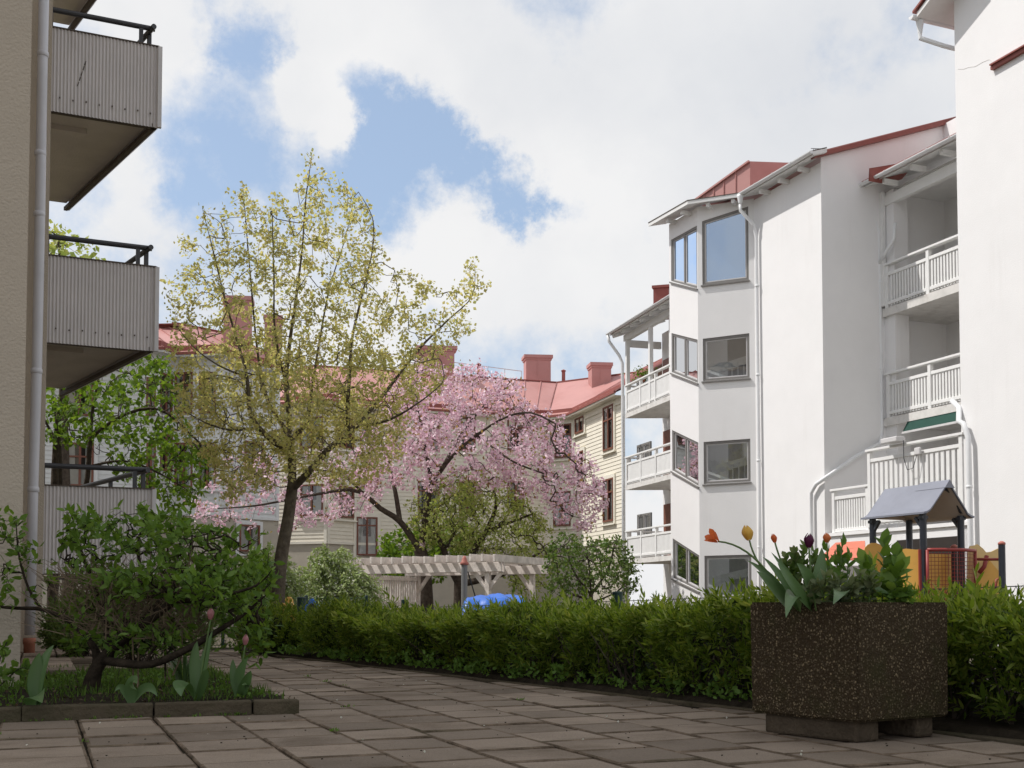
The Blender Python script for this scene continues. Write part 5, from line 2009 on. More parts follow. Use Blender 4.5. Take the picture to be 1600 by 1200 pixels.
# grass and low ground cover in the bed
P, A, S = [], [], []
for k in range(15000):
    u, v = rg.random() * 4.0, rg.random() * 3.2
    dens = .5 + .5 * sin(u * 2.7 + 1.0) * sin(v * 3.3 + .5) + .25 * (u < 1.4)
    if rg.random() > dens or (u > .1 and v < .12):
        continue
    c = BC + BF * (u + .03) + ED * (v + .05)
    P.append((c[0], c[1], .05)); A.append((rg.normal() * .35, rg.normal() * .35, 1.0)); S.append(rg.uniform(.025, .085) * (1.0 if v > .4 else .8))
g = leaves('bed_grass', np.array(P), np.array(A), np.array(S), .06, T_KITE, LF['grass'], None, rg)
tag(g, kind='stuff')
P, A, S = [], [], []
for k in range(900):
    u, v = rg.random() * 4.0, rg.random() * 3.2
    if sin(u * 3.1 + 2.2) * sin(v * 2.4) < .0:
        continue
    c = BC + BF * (u + .05) + ED * (v + .1)
    for i in range(8):
        P.append((c[0] + rg.normal() * .03, c[1] + rg.normal() * .03, .055 + rg.random() * .04)); A.append((rg.normal(), rg.normal(), .6)); S.append(rg.uniform(.012, .03))
tag(leaves('ground_cover', np.array(P), np.array(A), np.array(S), .4, T_KITE, LF['weed'], None, rg), kind='stuff')


# ------------------------------------------------------------------ big leaning shrub in the bed
sh_d = 6.75
sh_limbs = [
    [(137, 1066, 0, .046), (150, 1045, 0, .040), (170, 1020, 0, .034), (185, 1005, -.02, .030)],
    [(185, 1005, 0, .03), (225, 975, -.1, .025), (270, 940, -.15, .02), (310, 900, -.2, .014), (345, 860, -.2, .007)],
    [(160, 1040, 0, .028), (190, 1036, -.15, .026), (235, 1038, -.25, .024), (285, 1018, -.3, .021), (330, 992, -.3, .017), (380, 960, -.3, .010), (415, 930, -.3, .005)],
    [(150, 1050, 0, .028), (150, 1018, .1, .024), (130, 990, .2, .02), (105, 968, .25, .016), (65, 952, .3, .013), (20, 950, .3, .010), (-30, 945, .3, .006)],
    [(170, 1020, 0, .026), (165, 970, .2, .020), (150, 920, .3, .015), (130, 870, .35, .010), (115, 820, .35, .005)],
    [(185, 1005, 0, .026), (205, 950, .25, .020), (220, 900, .35, .014), (215, 850, .4, .008), (230, 805, .4, .004)],
    [(200, 990, 0, .022), (250, 940, .2, .017), (290, 890, .35, .012), (300, 840, .4, .006)],
    [(270, 942, -.15, .014), (330, 935, -.4, .011), (400, 915, -.5, .007), (425, 890, -.5, .004)],
    [(65, 952, .3, .009), (45, 920, .3, .007), (30, 870, .3, .005), (25, 815, .3, .003)],
    [(225, 1040, -.2, .010), (255, 1000, -.1, .008), (258, 1060, -.1, .006)],
]
sh_poly = [(95, 850), (100, 800), (130, 790), (160, 808), (200, 800), (225, 790), (265, 800), (290, 795), (310, 815), (345, 835), (372, 820), (385, 850), (405, 830), (420, 870), (430, 905), (425, 950), (410, 1000), (385, 990), (370, 950), (340, 905),
           (290, 890), (240, 880), (200, 870), (160, 880), (120, 890), (90, 890)]
sh_left = [(-40, 790), (20, 795), (40, 812), (60, 870), (80, 900), (95, 900), (80, 940), (40, 935), (0, 950), (-40, 940)]
rgs = np.random.default_rng(71)
b = W(140, 1066, sh_d); b[2] = .04
shr = thing('leaning_shrub', b, 'big leaning shrub with twisted dark branches and fresh green leaves in the planting bed', 'shrub')
lb = [limb(l, sh_d) for l in sh_limbs]
lb[0][0] = (b, .06)
pl = Plant(lb, .05)
pts = np.concatenate([crown_points(sh_poly, sh_d, .62, 620, rgs), crown_points(sh_left, sh_d + .3, .25, 110, rgs),
                      crown_points([(95, 870), (190, 880), (200, 960), (110, 950)], sh_d + .2, .4, 90, rgs), crown_points([(320, 880), (430, 870), (425, 960), (400, 1010), (340, 960)], sh_d, .4, 110, rgs),
                      crown_points([(150, 900), (260, 880), (350, 900), (400, 960), (330, 960), (250, 930), (180, 940)], sh_d - .30, .40, 420, rgs), crown_points([(95, 940), (200, 960), (300, 960), (300, 1020), (200, 1015), (110, 1020)], sh_d - .05, .45, 90, rgs), crown_points([(330, 960), (410, 930), (425, 1000), (400, 1040), (350, 1010)], sh_d - .1, .3, 70, rgs)])
pl.grow(pts, .05, rg=rgs, bend=.45, skip=4, jitter=.5)
pl.solve(.0016, .5)
pl.wood('branches', M['shrubbark'], shr)
fn = leaf_cloud(LF['shrub'], .060, 4, 2, .016, .25, .25, .6, tmpl=T_LEAF, keep=.62)
V, F, mm = fn(pl, rgs)
tri_mesh('foliage', V, F, mm, shr)
# dry twigs inside
m = MB()
for k in range(900):
    c = W(rgs.uniform(95, 330), rgs.uniform(900, 1000), sh_d + rgs.uniform(-.25, .5))
    dr = nrm(np.array([rgs.normal() * .7, rgs.normal() * .6, rgs.uniform(.1, 1)])) * rgs.uniform(.06, .30)
    m.tube([c, c + dr * .5 + rgs.normal(size=3) * .018, c + dr], [.0028, .0022, .0012], 3, cap=False)
for x0, y0, x1, y1 in ((265, 1062, 262, 985), (258, 1060, 240, 970), (270, 1055, 285, 960), (215, 1075, 218, 930), (208, 1070, 200, 900), (165, 1000, 150, 880), (240, 1010, 235, 850)):
    a = W(x0, y0, sh_d - .1); e = W(x1, y1, sh_d)
    m.tube([a, a * .6 + e * .4 + rgs.normal(size=3) * .02, e], [.006, .005, .003], 5, cap=False)
m.build('dry_twigs', M['twig'], shr)

# narrow daffodil-like leaf clump in the bed
def ribbon(m, pts, widths, nvec, fold=.15, across=5):
    pts = np.asarray(pts, float)
    t = nrm(np.gradient(pts, axis=0))
    G = []
    for i in range(len(pts)):
        s = np.cross(t[i], nvec); s = nrm(s)
        u = np.cross(s, t[i])
        row = []
        for j in range(across):
            x = j / (across - 1) * 2 - 1
            row.append(pts[i] + s * widths[i] * x + u * widths[i] * fold * (x * x))
        G.append(row)
    m.grid(G)


def bez(a, b, c, n=9):
    a, b, c = map(lambda q: np.asarray(q, float), (a, b, c))
    return np.array([(1 - t) ** 2 * a + 2 * t * (1 - t) * b + t * t * c for t in np.linspace(0, 1, n)])


def leaf_profile(w, n=9, peak=.4):
    t = np.linspace(0, 1, n)
    p = np.where(t < peak, .45 + .55 * np.sin(t / peak * pi / 2), np.cos((t - peak) / (1 - peak) * pi / 2) ** .8)
    return w * np.maximum(p, .03)


nar = thing('narcissus_clump', W(285, 1068, 7.1) * np.array([1, 1, 0]) + np.array([0, 0, .05]), 'clump of thin grey green strap leaves under the leaning shrub', 'plant')
m = MB()
c = W(287, 1072, 7.1); c[2] = .05
for k in range(46):
    a = rg.uniform(0, 6.28); r = rg.uniform(.04, .22); h = rg.uniform(.14, .30)
    e = c + np.array([r * cos(a), r * sin(a), h * rg.uniform(.5, 1)])
    b0 = c + np.array([cos(a), sin(a), 0]) * rg.uniform(0, .05)
    ribbon(m, bez(b0, b0 + np.array([r * .2 * cos(a), r * .2 * sin(a), h]), e), leaf_profile(.006), np.array([cos(a), sin(a), .5]), .1, 3)
m.build('foliage', LF['tulip'], nar, smooth=True)


# ------------------------------------------------------------------ tulips
def petal_mat(name, c1, c2, streak=None):
    return leafmat(name, [c1, c2, c1], .35, .45, .3, tcol=(1.2, 1.0, .9)) if streak is None else streak


PM = dict(orange=petal_mat('orange_petal', (.62, .13, .03), (.72, .20, .06)), yellow=petal_mat('yellow_petal', (.70, .46, .07), (.76, .52, .14)),
          purple=petal_mat('purple_petal', (.085, .010, .045), (.12, .016, .065)), peach=petal_mat('peach_petal', (.66, .20, .06), (.72, .27, .10)),
          striped=petal_mat('pink_white_petal', (.34, .05, .09), (.60, .42, .38)))


def tulip_flower(parent, base, axis, H, R, pm, openness=0.0, name='flower', rg=rg):
    axis = nrm(axis)
    ref = nrm(np.cross(axis, (0.2, 1, .1)))
    r2 = np.cross(axis, ref)
    m = MB()
    for k in range(6):
        phi = k * pi / 3 + rg.normal() * .08
        inner = k % 2
        hw = .80
        G = []
        hk = H * rg.uniform(.94, 1.06)
        op = openness * rg.uniform(.5, 1.3)
        for i in range(9):
            v = i / 8
            rad = R * (.25 + .75 * sin(pi * min(1, v * .62 + .02)) ** .7) * (1 - .78 * max(0, (v - .5) / .5) ** 1.6 * (1 - openness)) + op * R * 1.6 * v ** 2
            rad *= .90 if inner else 1.0
            w_ = hw * (sin(pi * (v * .80 + .10)) ** .6) * (1 if v < .85 else (1 - (v - .85) / .15 * .6))
            row = []
            for j in range(7):
                x = j / 6 * 2 - 1
                a = phi + x * w_ * (1 - .35 * openness)
                bend = op * .25 * v * v
                row.append(base + axis * (hk * (v - bend) + .0 * x * x - hk * .06 * x * x * v) + (cos(a) * ref + sin(a) * r2) * rad)
            G.append(row)
        m.grid(G)
    return m.build(name, pm, parent, smooth=True)


def tulip(label, root, flower, axis, H, R, pm, leafs, openness=0.0, ctrl=None, group=None, name='tulip'):
    root = np.asarray(root, float)
    t = thing(name, root, label, 'tulip', group)
    if flower is not None:
        c = ctrl if ctrl is not None else (root * .5 + flower * .5 + np.array([0, 0, .02]))
        m = MB()
        p = bez(root, c, flower, 12)
        m.tube(p, np.linspace(.0055, .0038, 12), 6)
        m.build('stem', M['stem'], t, smooth=True)
        tulip_flower(t, np.asarray(flower, float), axis, H, R, pm, openness)
    if leafs:
        for lf in leafs:
            a, b, c, w, nv = lf
            m = MB()
            ribbon(m, bez(a, b, c, 13), leaf_profile(w * 1.12, 13), np.asarray(nv, float), .3, 7)
            m.build('leaf', LF['tulip'], t, smooth=True)
    return t


def bedpt(px, py, d):
    p = W(px, py, d); p[2] = .05
    return p


d = 6.35
r0 = bedpt(372, 1080, d)
tulip('striped pink and white tulip at the corner of the bed, above broad grey green leaves', r0, W(383, 1008, d), (.08, 0, 1), .060, .0185, PM['striped'],
      [(r0, W(372, 1050, d), W(388, 1026, d - .05), .030, (-.3, -1, .3)), (r0, W(362, 1050, d), W(364, 1030, d), .02, (.4, -1, .2)), (r0, W(388, 1060, d - .1), W(392, 1048, d - .12), .024, (.3, -1, .4)), (r0, W(400, 1065, d), W(378, 1070, d - .2), .018, (.2, -1, .5))])
r0 = bedpt(308, 1082, 6.2)
tulip('striped red and white tulip half hidden among the branches of the leaning shrub', r0, W(329, 968, 6.2), (.05, 0, 1), .062, .023, PM['striped'],
      [(r0, W(318, 1040, 6.2), W(332, 985, 6.2), .028, (-.5, -1, .1)), (r0, W(300, 1030, 6.2), W(308, 1002, 6.2), .026, (.4, -1, .1)), (r0, W(275, 1050, 6.0), W(283, 1088, 5.95), .045, (.1, -1, .8)), (r0, W(322, 1050, 6.1), W(322, 1045, 6.1), .022, (.5, -1, .1))])
r0 = bedpt(205, 1090, 5.95)
tulip('tulip leaves without a flower, below the crook of the leaning shrub', r0, None, None, 0, 0, None,
      [(r0, W(206, 1050, 5.95), W(214, 1068, 5.8), .032, (.1, -1, .5)), (r0, W(190, 1060, 5.95), W(180, 1080, 5.9), .018, (.5, -1, .2)), (r0, W(232, 1055, 5.95), W(246, 1088, 5.9), .025, (-.4, -1, .5))])
r0 = bedpt(58, 1094, 5.8)
tulip('tall tulip leaves without a flower, beside the edge of the plastered wall', r0, None, None, 0, 0, None,
      [(r0, W(62, 1040, 5.8), W(84, 1008, 5.8), .040, (-.6, -1, .1)), (r0, W(52, 1050, 5.8), W(62, 1020, 5.8), .034, (.4, -1, .1)), (r0, W(50, 1072, 5.7), W(66, 1098, 5.55), .048, (.1, -1, .9)), (r0, W(44, 1060, 5.8), W(50, 1055, 5.8), .02, (.6, -1, .1))])

# low leafy sprig at the left edge
b = W(-15, 1060, 6.6)
b[2] = .05
rgl = np.random.default_rng(77)
spr = thing('young_shrub', b, 'small sprig with round green leaves at the left edge, in front of the plastered wall', 'shrub')
pl = Plant([[(b, .006), (W(0, 1030, 6.6), .004), (W(12, 1000, 6.6), .002)], [(b, .005), (W(30, 1045, 6.5), .003), (W(50, 1052, 6.4), .002)]], .03)
pl.grow(crown_points([(-20, 1010), (10, 1010), (25, 1035), (20, 1060), (-20, 1060)], 6.5, .15, 18, rgl), .04, rg=rgl)
pl.solve(.0012)
pl.wood('branches', M['barkdark'], spr)
V, F, mm = leaf_cloud(LF['shrub'], .06, 3, 2, .012, .42, .2, .4, tmpl=T_LEAF, keep=.5)(pl, rgl)
tri_mesh('foliage', V, F, mm, spr)

# dark undergrowth between the bed and the balcony block
for lab, cx, dd, wpx, ty, nn, sd_ in (('dark bush low beneath the lowest balcony, behind the leaning shrub', 215, 11.2, 250, 905, 900, 81), ('small dark bush between the drainpipe foot and the leaning shrub', 118, 12.4, 90, 935, 420, 82)):
    round_shrub(lab, cx, dd, wpx, ty, nn, sd_, name='low_bush', lm='lilac', ls=.06, per=12)

# ------------------------------------------------------------------ concrete planter and what grows in it
pn = W(1340, 1035, 4.74)[:2]
pL = W(1172.5, 1035, 5.20)[:2]
pR = W(1482, 1035, 5.02)[:2]
pB = pL + pR - pn
ZB, ZT = W(1339, 1130, 4.74)[2], W(1341, 941, 4.74)[2]
pc = (pL + pR) / 2
plt = thing('planter', (pc[0], pc[1], 0), 'square dark exposed aggregate concrete planter standing on blocks by the hedge', 'planter')
bm = bmesh.new()
cor = [pL, pn, pR, pB]
lo = [bm.verts.new((*(pc + (c - pc) * 1.0), ZB)) for c in cor]
hi = [bm.verts.new((*(pc + (c - pc) * 1.012), ZT)) for c in cor]
hin = [bm.verts.new((*(pc + (c - pc) * .86), ZT)) for c in cor]
lin = [bm.verts.new((*(pc + (c - pc) * .86), ZT - .06)) for c in cor]
bm.faces.new(lo[::-1])
for i in range(4):
    j = (i + 1) % 4
    bm.faces.new((lo[i], lo[j], hi[j], hi[i]))
    bm.faces.new((hi[i], hi[j], hin[j], hin[i]))
    bm.faces.new((hin[i], hin[j], lin[j], lin[i]))
bmesh.ops.recalc_face_normals(bm, faces=bm.faces)
bmesh.ops.bevel(bm, geom=[e for e in bm.edges if all(v in lo + hi for v in e.verts)], offset=.010, segments=2, affect='EDGES')
me = bpy.data.meshes.new('box'); bm.to_mesh(me); bm.free()
finish_mesh('box', me, M['aggregate'], plt, None, False)
m = MB()
m.add([(*(pc + (c - pc) * .87), ZT - .035) for c in cor], [(0, 1, 2, 3)])
m.build('soil', M['soil'], plt)
eL = nrm(pL - pn); eR = nrm(pR - pn)


def block(a0, a1, b0, b1):
    """block in planter axes: metres from the near corner along the left and right faces"""
    m = MB()
    P = [pn + eL * a0 + eR * b0, pn + eL * a1 + eR * b0, pn + eL * a1 + eR * b1, pn + eL * a0 + eR * b1]
    m.prism([(*p, .001) for p in P], (0, 0, ZB - .001))
    m.build('base_block', M['blockc'], plt, bevel=.012)


wL, wR = np.linalg.norm(pL - pn), np.linalg.norm(pR - pn)
block(.035, wL - .05, .03, .165)
block(.035, wL - .05, wR - .16, wR - .055)
block(wL * .55, wL - .06, .20, wR - .19)

rg = np.random.default_rng(88)
GP = 'flowers growing in the concrete planter'
dT = 4.98
zs = ZT - .035


def root(px, d=dT):
    p = W(px, 940, d); p[2] = zs
    return p


r = root(1235, 4.98)
tulip('wide open orange tulip leaning far left out of the planter', r, W(1122, 846, 4.9), (-.72, -.35, .5), .066, .019, PM['orange'],
      [(r, W(1215, 905, 4.95), W(1168, 876, 4.9), .022, (.3, -1, .6)), (r, W(1222, 930, 4.9), W(1182, 892, 4.9), .034, (.5, -1, .5))], openness=.8, ctrl=W(1185, 850, 4.92), group=GP)
r = root(1248, 4.95)
tulip('pale yellow tulip on a curved stem, second from the left above the planter', r, W(1171, 844, 4.95), (-.25, 0, 1), .066, .027, PM['yellow'],
      [(r, W(1228, 905, 4.9), W(1192, 870, 4.9), .020, (.4, -1, .4)), (r, W(1225, 960, 4.75), W(1229, 968, 4.62), .0, (.3, -1, .7))][:1] + [(r, W(1238, 900, 4.78), W(1228, 965, 4.6), .028, (.2, -1, .9))], ctrl=W(1180, 890, 4.95), group=GP)
r = root(1258, 5.1)
tulip('small closed orange red tulip between the yellow and the purple one', r, W(1211, 848, 5.05), (-.22, 0, 1), .040, .0145, PM['orange'],
      [(r, W(1240, 905, 5.0), W(1205, 863, 5.0), .018, (.6, -1, .3))], ctrl=W(1222, 890, 5.05), group=GP)
r = root(1270, 4.95)
tulip('dark purple tulip upright in the middle of the planter', r, W(1264, 856, 4.95), (.03, 0, 1), .062, .0245, PM['purple'],
      [(r, W(1268, 905, 4.85), W(1245, 880, 4.82), .038, (.6, -1, .3)), (r, W(1285, 900, 4.9), W(1284, 856, 4.95), .028, (-.5, -1, .1)), (r, W(1240, 920, 4.7), W(1215, 880, 4.75), .028, (.6, -1, .3))], group=GP)
r = root(1296, 5.05)
tulip('round peach orange tulip right of the purple one', r, W(1292, 848, 5.05), (0.02, 0, 1), .044, .0195, PM['peach'],
      [(r, W(1310, 910, 4.8), W(1298, 945, 4.62), .0, (0, -1, 1))][:0] + [(r, W(1330, 900, 4.75), W(1302, 944, 4.63), .034, (-.2, -1, 1.0)), (r, W(1340, 900, 4.85), W(1392, 930, 4.9), .026, (.2, -1, .8))], group=GP)


def leafy(label, stems, mat_, ls, wr, per, seed, tipleaf=0.0, name='leafy_plant', bare=.15, spread=1.0):
    rgp = np.random.default_rng(seed)
    r = stems[0][0]
    t = thing(name, r, label, 'plant', GP)
    m = MB(); P, A, S = [], [], []
    for a, c, e in stems:
        p = bez(a, c, e, 10)
        m.tube(p, np.linspace(.0042, .0022, 10), 5, cap=False)
        dr = nrm(np.gradient(p, axis=0))
        for i in range(per):
            u = bare + (1 - bare) * (i + .5) / per
            q = min(8, int(u * 9)); f = u * 9 - q
            pos = p[q] * (1 - f) + p[min(9, q + 1)] * f
            ang = i * 2.4 + rgp.uniform(0, .6)
            s_ = nrm(np.cross(dr[q], (.3, 1, .2))); u_ = np.cross(dr[q], s_)
            rad = cos(ang) * s_ + sin(ang) * u_
            P.append(pos); A.append(rad * spread * (1.1 - .6 * u) + dr[q] * (.35 + .5 * u)); S.append(ls * (1.05 - .5 * abs(u - .5)) * rgp.uniform(.75, 1.2))
        if tipleaf:
            P.append(e); A.append(dr[-1] + rgp.normal(size=3) * .1); S.append(tipleaf)
    m.build('stems', M['stem'], t, smooth=True)
    leaves('foliage', np.array(P), np.array(A), np.array(S), wr, T_LEAF, mat_, t, rgp, norm_hint=np.array([0, -.6, .8]), hint_w=.4, smooth=False)


leafy('tall leafy stems with broad pointed leaves at the right of the planter',
      [(root(1378, 4.95), W(1380, 900, 4.95), W(1382, 850, 4.95)), (root(1385, 4.9), W(1400, 905, 4.9), W(1405, 888, 4.9)), (root(1372, 5), W(1362, 905, 5), W(1352, 880, 5)), (root(1392, 4.95), W(1392, 910, 4.95), W(1398, 870, 4.95))],
      LF['shrub'], .078, .36, 15, 91, tipleaf=.075)
leafy('bushy dark green plant behind the tulip leaves, beneath the purple tulip', [(root(x, 5.2), W(x + o * .5, 895, 5.2), W(x + o, y, 5.2)) for x, o, y in ((1250, -8, 858), (1240, -12, 870), (1258, -2, 852), (1262, 10, 862), (1246, -4, 866), (1232, -8, 885), (1270, 8, 876))],
      LF['lilac'], .045, .36, 24, 92)
leafy('soft green stems with narrow leaves beside the peach tulip', [(root(1310, 5.05), W(1312, 900, 5.05), W(1316, 850, 5.05)), (root(1305, 5.0), W(1300, 900, 5.0), W(1292, 862, 5.0)), (root(1325, 5.05), W(1322, 905, 5.05), W(1326, 872, 5.05)), (root(1300, 5.1), W(1308, 890, 5.1), W(1310, 868, 5.1))],
      LF['weed'], .066, .27, 13, 93, tipleaf=.055)
leafy('tangle of felted grey green leaves spilling along the planter rim', [(root(x, 4.9 + .1 * (x % 3)), W(x + o * .5, 915, 4.88), W(x + o, y, 4.85)) for x, o, y in
      ((1290, -14, 908), (1300, 10, 902), (1315, -10, 910), (1325, 12, 905), (1335, -6, 915), (1345, 14, 900), (1305, 0, 918), (1340, 4, 896), (1318, 18, 920), (1275, -10, 915), (1285, 6, 898), (1356, 8, 912), (1366, -6, 905))],
      LF['silver'], .055, .25, 15, 94)
leafy('low green leaves at the right corner of the planter', [(root(x, 4.95), W(x + o * .5, 930, 4.92), W(x + o, y, 4.9)) for x, o, y in ((1395, 8, 915), (1405, 12, 925), (1400, -4, 930), (1412, 6, 932))],
      LF['weed'], .06, .32, 10, 95)


# ------------------------------------------------------------------ pergola
pgd = nrm([.81, -.587]); psd = nrm([.42, .90])
P0 = W(775, 880, 27.0)[:2]
zt_ = W(775, 869, 27.0)[2]
zb_ = W(775, 893, 27.0)[2]
pg = thing('pergola', (P0[0], P0[1], gz(27)), 'weathered timber pergola with cantilevered rafters and a slatted side screen', 'pergola')
Lf, Ls = 4.45, 2.8
pw = Wall(P0, -pgd, np.array([-psd[0], -psd[1]]))          # s to the left, o towards us
g0 = gz(27) - .1
for s, o in ((.30, -.12), (Lf - .28, -.12), (Lf - .28, -Ls + .1), (.30, -Ls + .1)):
    m = MB()
    pw.slab(m, s - .065, s + .065, g0, zb_ + .03, o - .065, o + .065)
    m.build('post', M['timber'], pg, bevel=.008)
for o in (-.12, -Ls + .1):
    m = MB()
    pw.slab(m, -.15, Lf + .12, zb_, zt_ - .14, o - .09, o - .045)
    pw.slab(m, -.15, Lf + .12, zb_, zt_ - .14, o + .068, o + .113)
    m.build('beam', M['timber'], pg, bevel=.006)
n = 14
for k in range(n):
    s = -.10 + (Lf + .12) * k / (n - 1)
    m = MB()
    z0 = zt_ - .138 + (0.012 * (k % 3))
    P = [pw.pt(s - .03, z0, .30), pw.pt(s - .03, z0 + .17, .30), pw.pt(s - .03, z0 + .17, -Ls - .25), pw.pt(s - .03, z0, -Ls - .25)]
    m.prism(P, pw.v3(s=.06))
    m.build('rafter', M['timber'], pg, bevel=.005)
for s, o, ds in ((.30, -.12, 1), (.30, -.12, -1), (Lf - .28, -.12, -1), (Lf - .28, -Ls + .1, -1), (Lf - .28, -Ls + .1, 1), (.30, -Ls + .1, 1)):
    m = MB()
    m.bar(pw.pt(s + ds * .03, zb_ - .42, o), pw.pt(s + ds * .42, zb_ + .02, o), .06, .09)
    m.build('brace', M['timber'], pg)
m = MB()
for k in range(20):
    o = -.30 - (Ls - .5) * k / 19
    pw.slab(m, Lf - .30, Lf - .272, g0 + .3, zb_ - .02, o - .035, o + .035)
m.build('slat_screen', M['timber'], pg)
m = MB()
for z in (zb_ - .1, zb_ - .75):
    pw.slab(m, Lf - .335, Lf - .302, z - .04, z + .04, -Ls + .1, -.15)
m.build('screen_rail', M['timber'], pg)

# grey pole with a red cap, its stay, and the covered sandpit
bp_ = W(725.5, 960, 23.0); bp_[2] = gz(23)
pole = thing('capped_pole', bp_, 'plain grey pole with a faded red pointed cap, in front of the pergola', 'pole')
top = W(725.5, 882, 23.0)[2]
m = MB(); m.lathe((bp_[0], bp_[1], gz(23) - .1), [(.062, 0), (.062, top - gz(23) + .1)], 14); m.build('shaft', M['polegrey'], pole, smooth=False)
m = MB(); m.lathe((bp_[0], bp_[1], top), [(.082, -.01), (.088, .03), (.06, .06), (.045, .12), (.02, .17)], 14); m.build('cap', M['capred'], pole, smooth=True)
m = MB(); m.tube([W(731, 893, 23.3), W(745, 940, 23.6), W(748, 958, 23.6)], .014, 6); m.build('stay', M['wire'], pole)

sb = thing('covered_sandpit', (*W(775, 940, 20.5)[:2], gz(20.5)), 'sandpit with a crumpled blue tarpaulin drawn over it', 'sandpit')
m = MB()
rt = np.random.default_rng(5)
na, nb_ = 26, 20
xl, xr = W(718, 940, 20.5)[0], W(832, 940, 20.5)[0]
G = []
for i in range(na):
    u = i / (na - 1)
    row = []
    for j in range(nb_):
        v = j / (nb_ - 1)
        x = xl + (xr - xl) * u
        y = 19.9 + 1.5 * v
        py_top = 931 + 2.2 * sin(u * 9) - 1.5 * (u > .75) + 8 * max(0, u - .86) / .14
        z = W(x, py_top, 20.5)[2]
        z -= .10 * (abs(v - .5) * 2) ** 2 + .02 * sin(u * 26 + v * 9) + .015 * sin(v * 21 + u * 7)
        e = min(u, 1 - u, v * 1.4, (1 - v) * 1.4)
        if e < .10:
            z -= (.10 - e) * 3.2
            y += (v - .5) * .1
        row.append((x, y, z))
    G.append(row)
m.grid(G)
m.build('tarpaulin', M['tarp'], sb, smooth=True)
m = MB()
for (x0, y0, x1, y1) in ((xl + .05, 19.98, xr - .05, 19.98), (xl + .05, 21.3, xr - .05, 21.3), (xl + .06, 19.98, xl + .06, 21.3), (xr - .06, 19.98, xr - .06, 21.3)):
    m.bar((x0, y0, gz(20) + .3), (x1, y1, gz(20) + .3), .06, .62)
m.build('frame', M['timber'], sb)


# ------------------------------------------------------------------ spring riders
def outline(px_pts, d, thick, mname, parent, name):
    pts = [W(x, y, d) for x, y in px_pts]
    m = MB(); m.prism(pts, (0, thick, 0))
    return m.build(name, mname, parent, bevel=.008)


def oval(cx, cy, rx, ry, n=20, a0=0, a1=2 * pi):
    return [(cx + rx * cos(a0 + (a1 - a0) * k / n), cy + ry * sin(a0 + (a1 - a0) * k / n)) for k in range(n)]


def spring(parent, x, y, d, z0, z1):
    c = W(x, y, d)
    m = MB()
    p = [(c[0] + .07 * cos(t * 2 * pi * 6), d + .1 + .07 * sin(t * 2 * pi * 6), z0 + (z1 - z0) * t) for t in np.linspace(0, 1, 72)]
    m.tube(p, .011, 5)
    m.build('spring', M['darkpad'], parent, smooth=True)


d = 15.2
rb = thing('spring_rider', (*W(487, 960, d)[:2], gz(d)), 'blue spring rider with a dark oval back, peeping over the gap in the shrubs', 'play rider')
body = oval(487.5, 942, 5.6, 6.5, 14, pi, 2 * pi) + [(493.5, 945), (497, 944), (500, 948), (500.5, 958), (497, 962), (496.5, 985), (479, 985), (478.5, 962), (475.5, 957), (476, 948), (479, 944), (482, 945)]
outline(body, d, .05, M['bluep'], rb, 'body')
outline(oval(487.5, 956, 8.2, 13.5, 22), d - .05, .045, M['darkpad'], rb, 'back_pad')
spring(rb, 487.5, 980, d, gz(d), W(487, 984, d)[2])
d = 15.4
ry = thing('spring_rider', (*W(449, 960, d)[:2], gz(d)), 'yellow spring rider half hidden behind the small rounded shrub', 'play rider')
outline(oval(451, 938, 6, 5.5, 16, pi * .9, 2.1 * pi) + [(458, 944), (462, 950), (460, 975), (440, 975), (437, 950), (441, 942), (446, 943)], d, .06, M['yellow'], ry, 'body')
outline(oval(454, 944, 3.5, 3.5, 12), d - .03, .03, M['yellowpale'], ry, 'face_disc')
spring(ry, 450, 970, d, gz(d), W(449, 974, d)[2])


# ------------------------------------------------------------------ fences
def mesh_fence(name, label, a, b, z0, z1, wire, post, pitch=.055, r=.0022, posts=(), post_r=.022, post_top=None, drop=0.0):
    a, b = np.asarray(a, float), np.asarray(b, float)
    L_ = np.linalg.norm(b - a); dr = (b - a) / L_
    t = thing(name, (*((a + b) / 2), z0), label, 'fence')
    m = MB()
    n = int(L_ / pitch)
    zig = int((z1 - z0) / pitch)
    w2 = np.array([-dr[1], dr[0]])
    for k in range(n):
        pts = []
        for i in range(zig + 1):
            s = (k + (.5 + .5 * (i % 2))) * pitch - pitch * .25
            sgn = .004 * (1 if i % 2 else -1)
            q = a + dr * min(s, L_) + w2 * sgn
            pts.append((q[0], q[1], z1 - drop * k / n - i * pitch))
        m.tube(pts, r, 3, cap=False)
        pts = []
        for i in range(zig + 1):
            s = (k + (.5 - .5 * (i % 2))) * pitch - pitch * .25
            q = a + dr * max(0, s) - w2 * .003 * (1 if i % 2 else -1)
            pts.append((q[0], q[1], z1 - drop * k / n - i * pitch))
        m.tube(pts, r, 3, cap=False)
    m.tube([(*a, z1), (*((a + b) / 2), z1 - drop / 2 - .008), (*b, z1 - drop)], r * 1.3, 4)
    m.build('wire_mesh', wire, t)
    for s in posts:
        q = a + dr * s
        m = MB()
        m.lathe((q[0], q[1], z0 - .05), [(post_r, 0), (post_r, (post_top or z1) - z0 + .08), (post_r * .6, (post_top or z1) - z0 + .1)], 10)
        m.build('post', post, t)
    return t


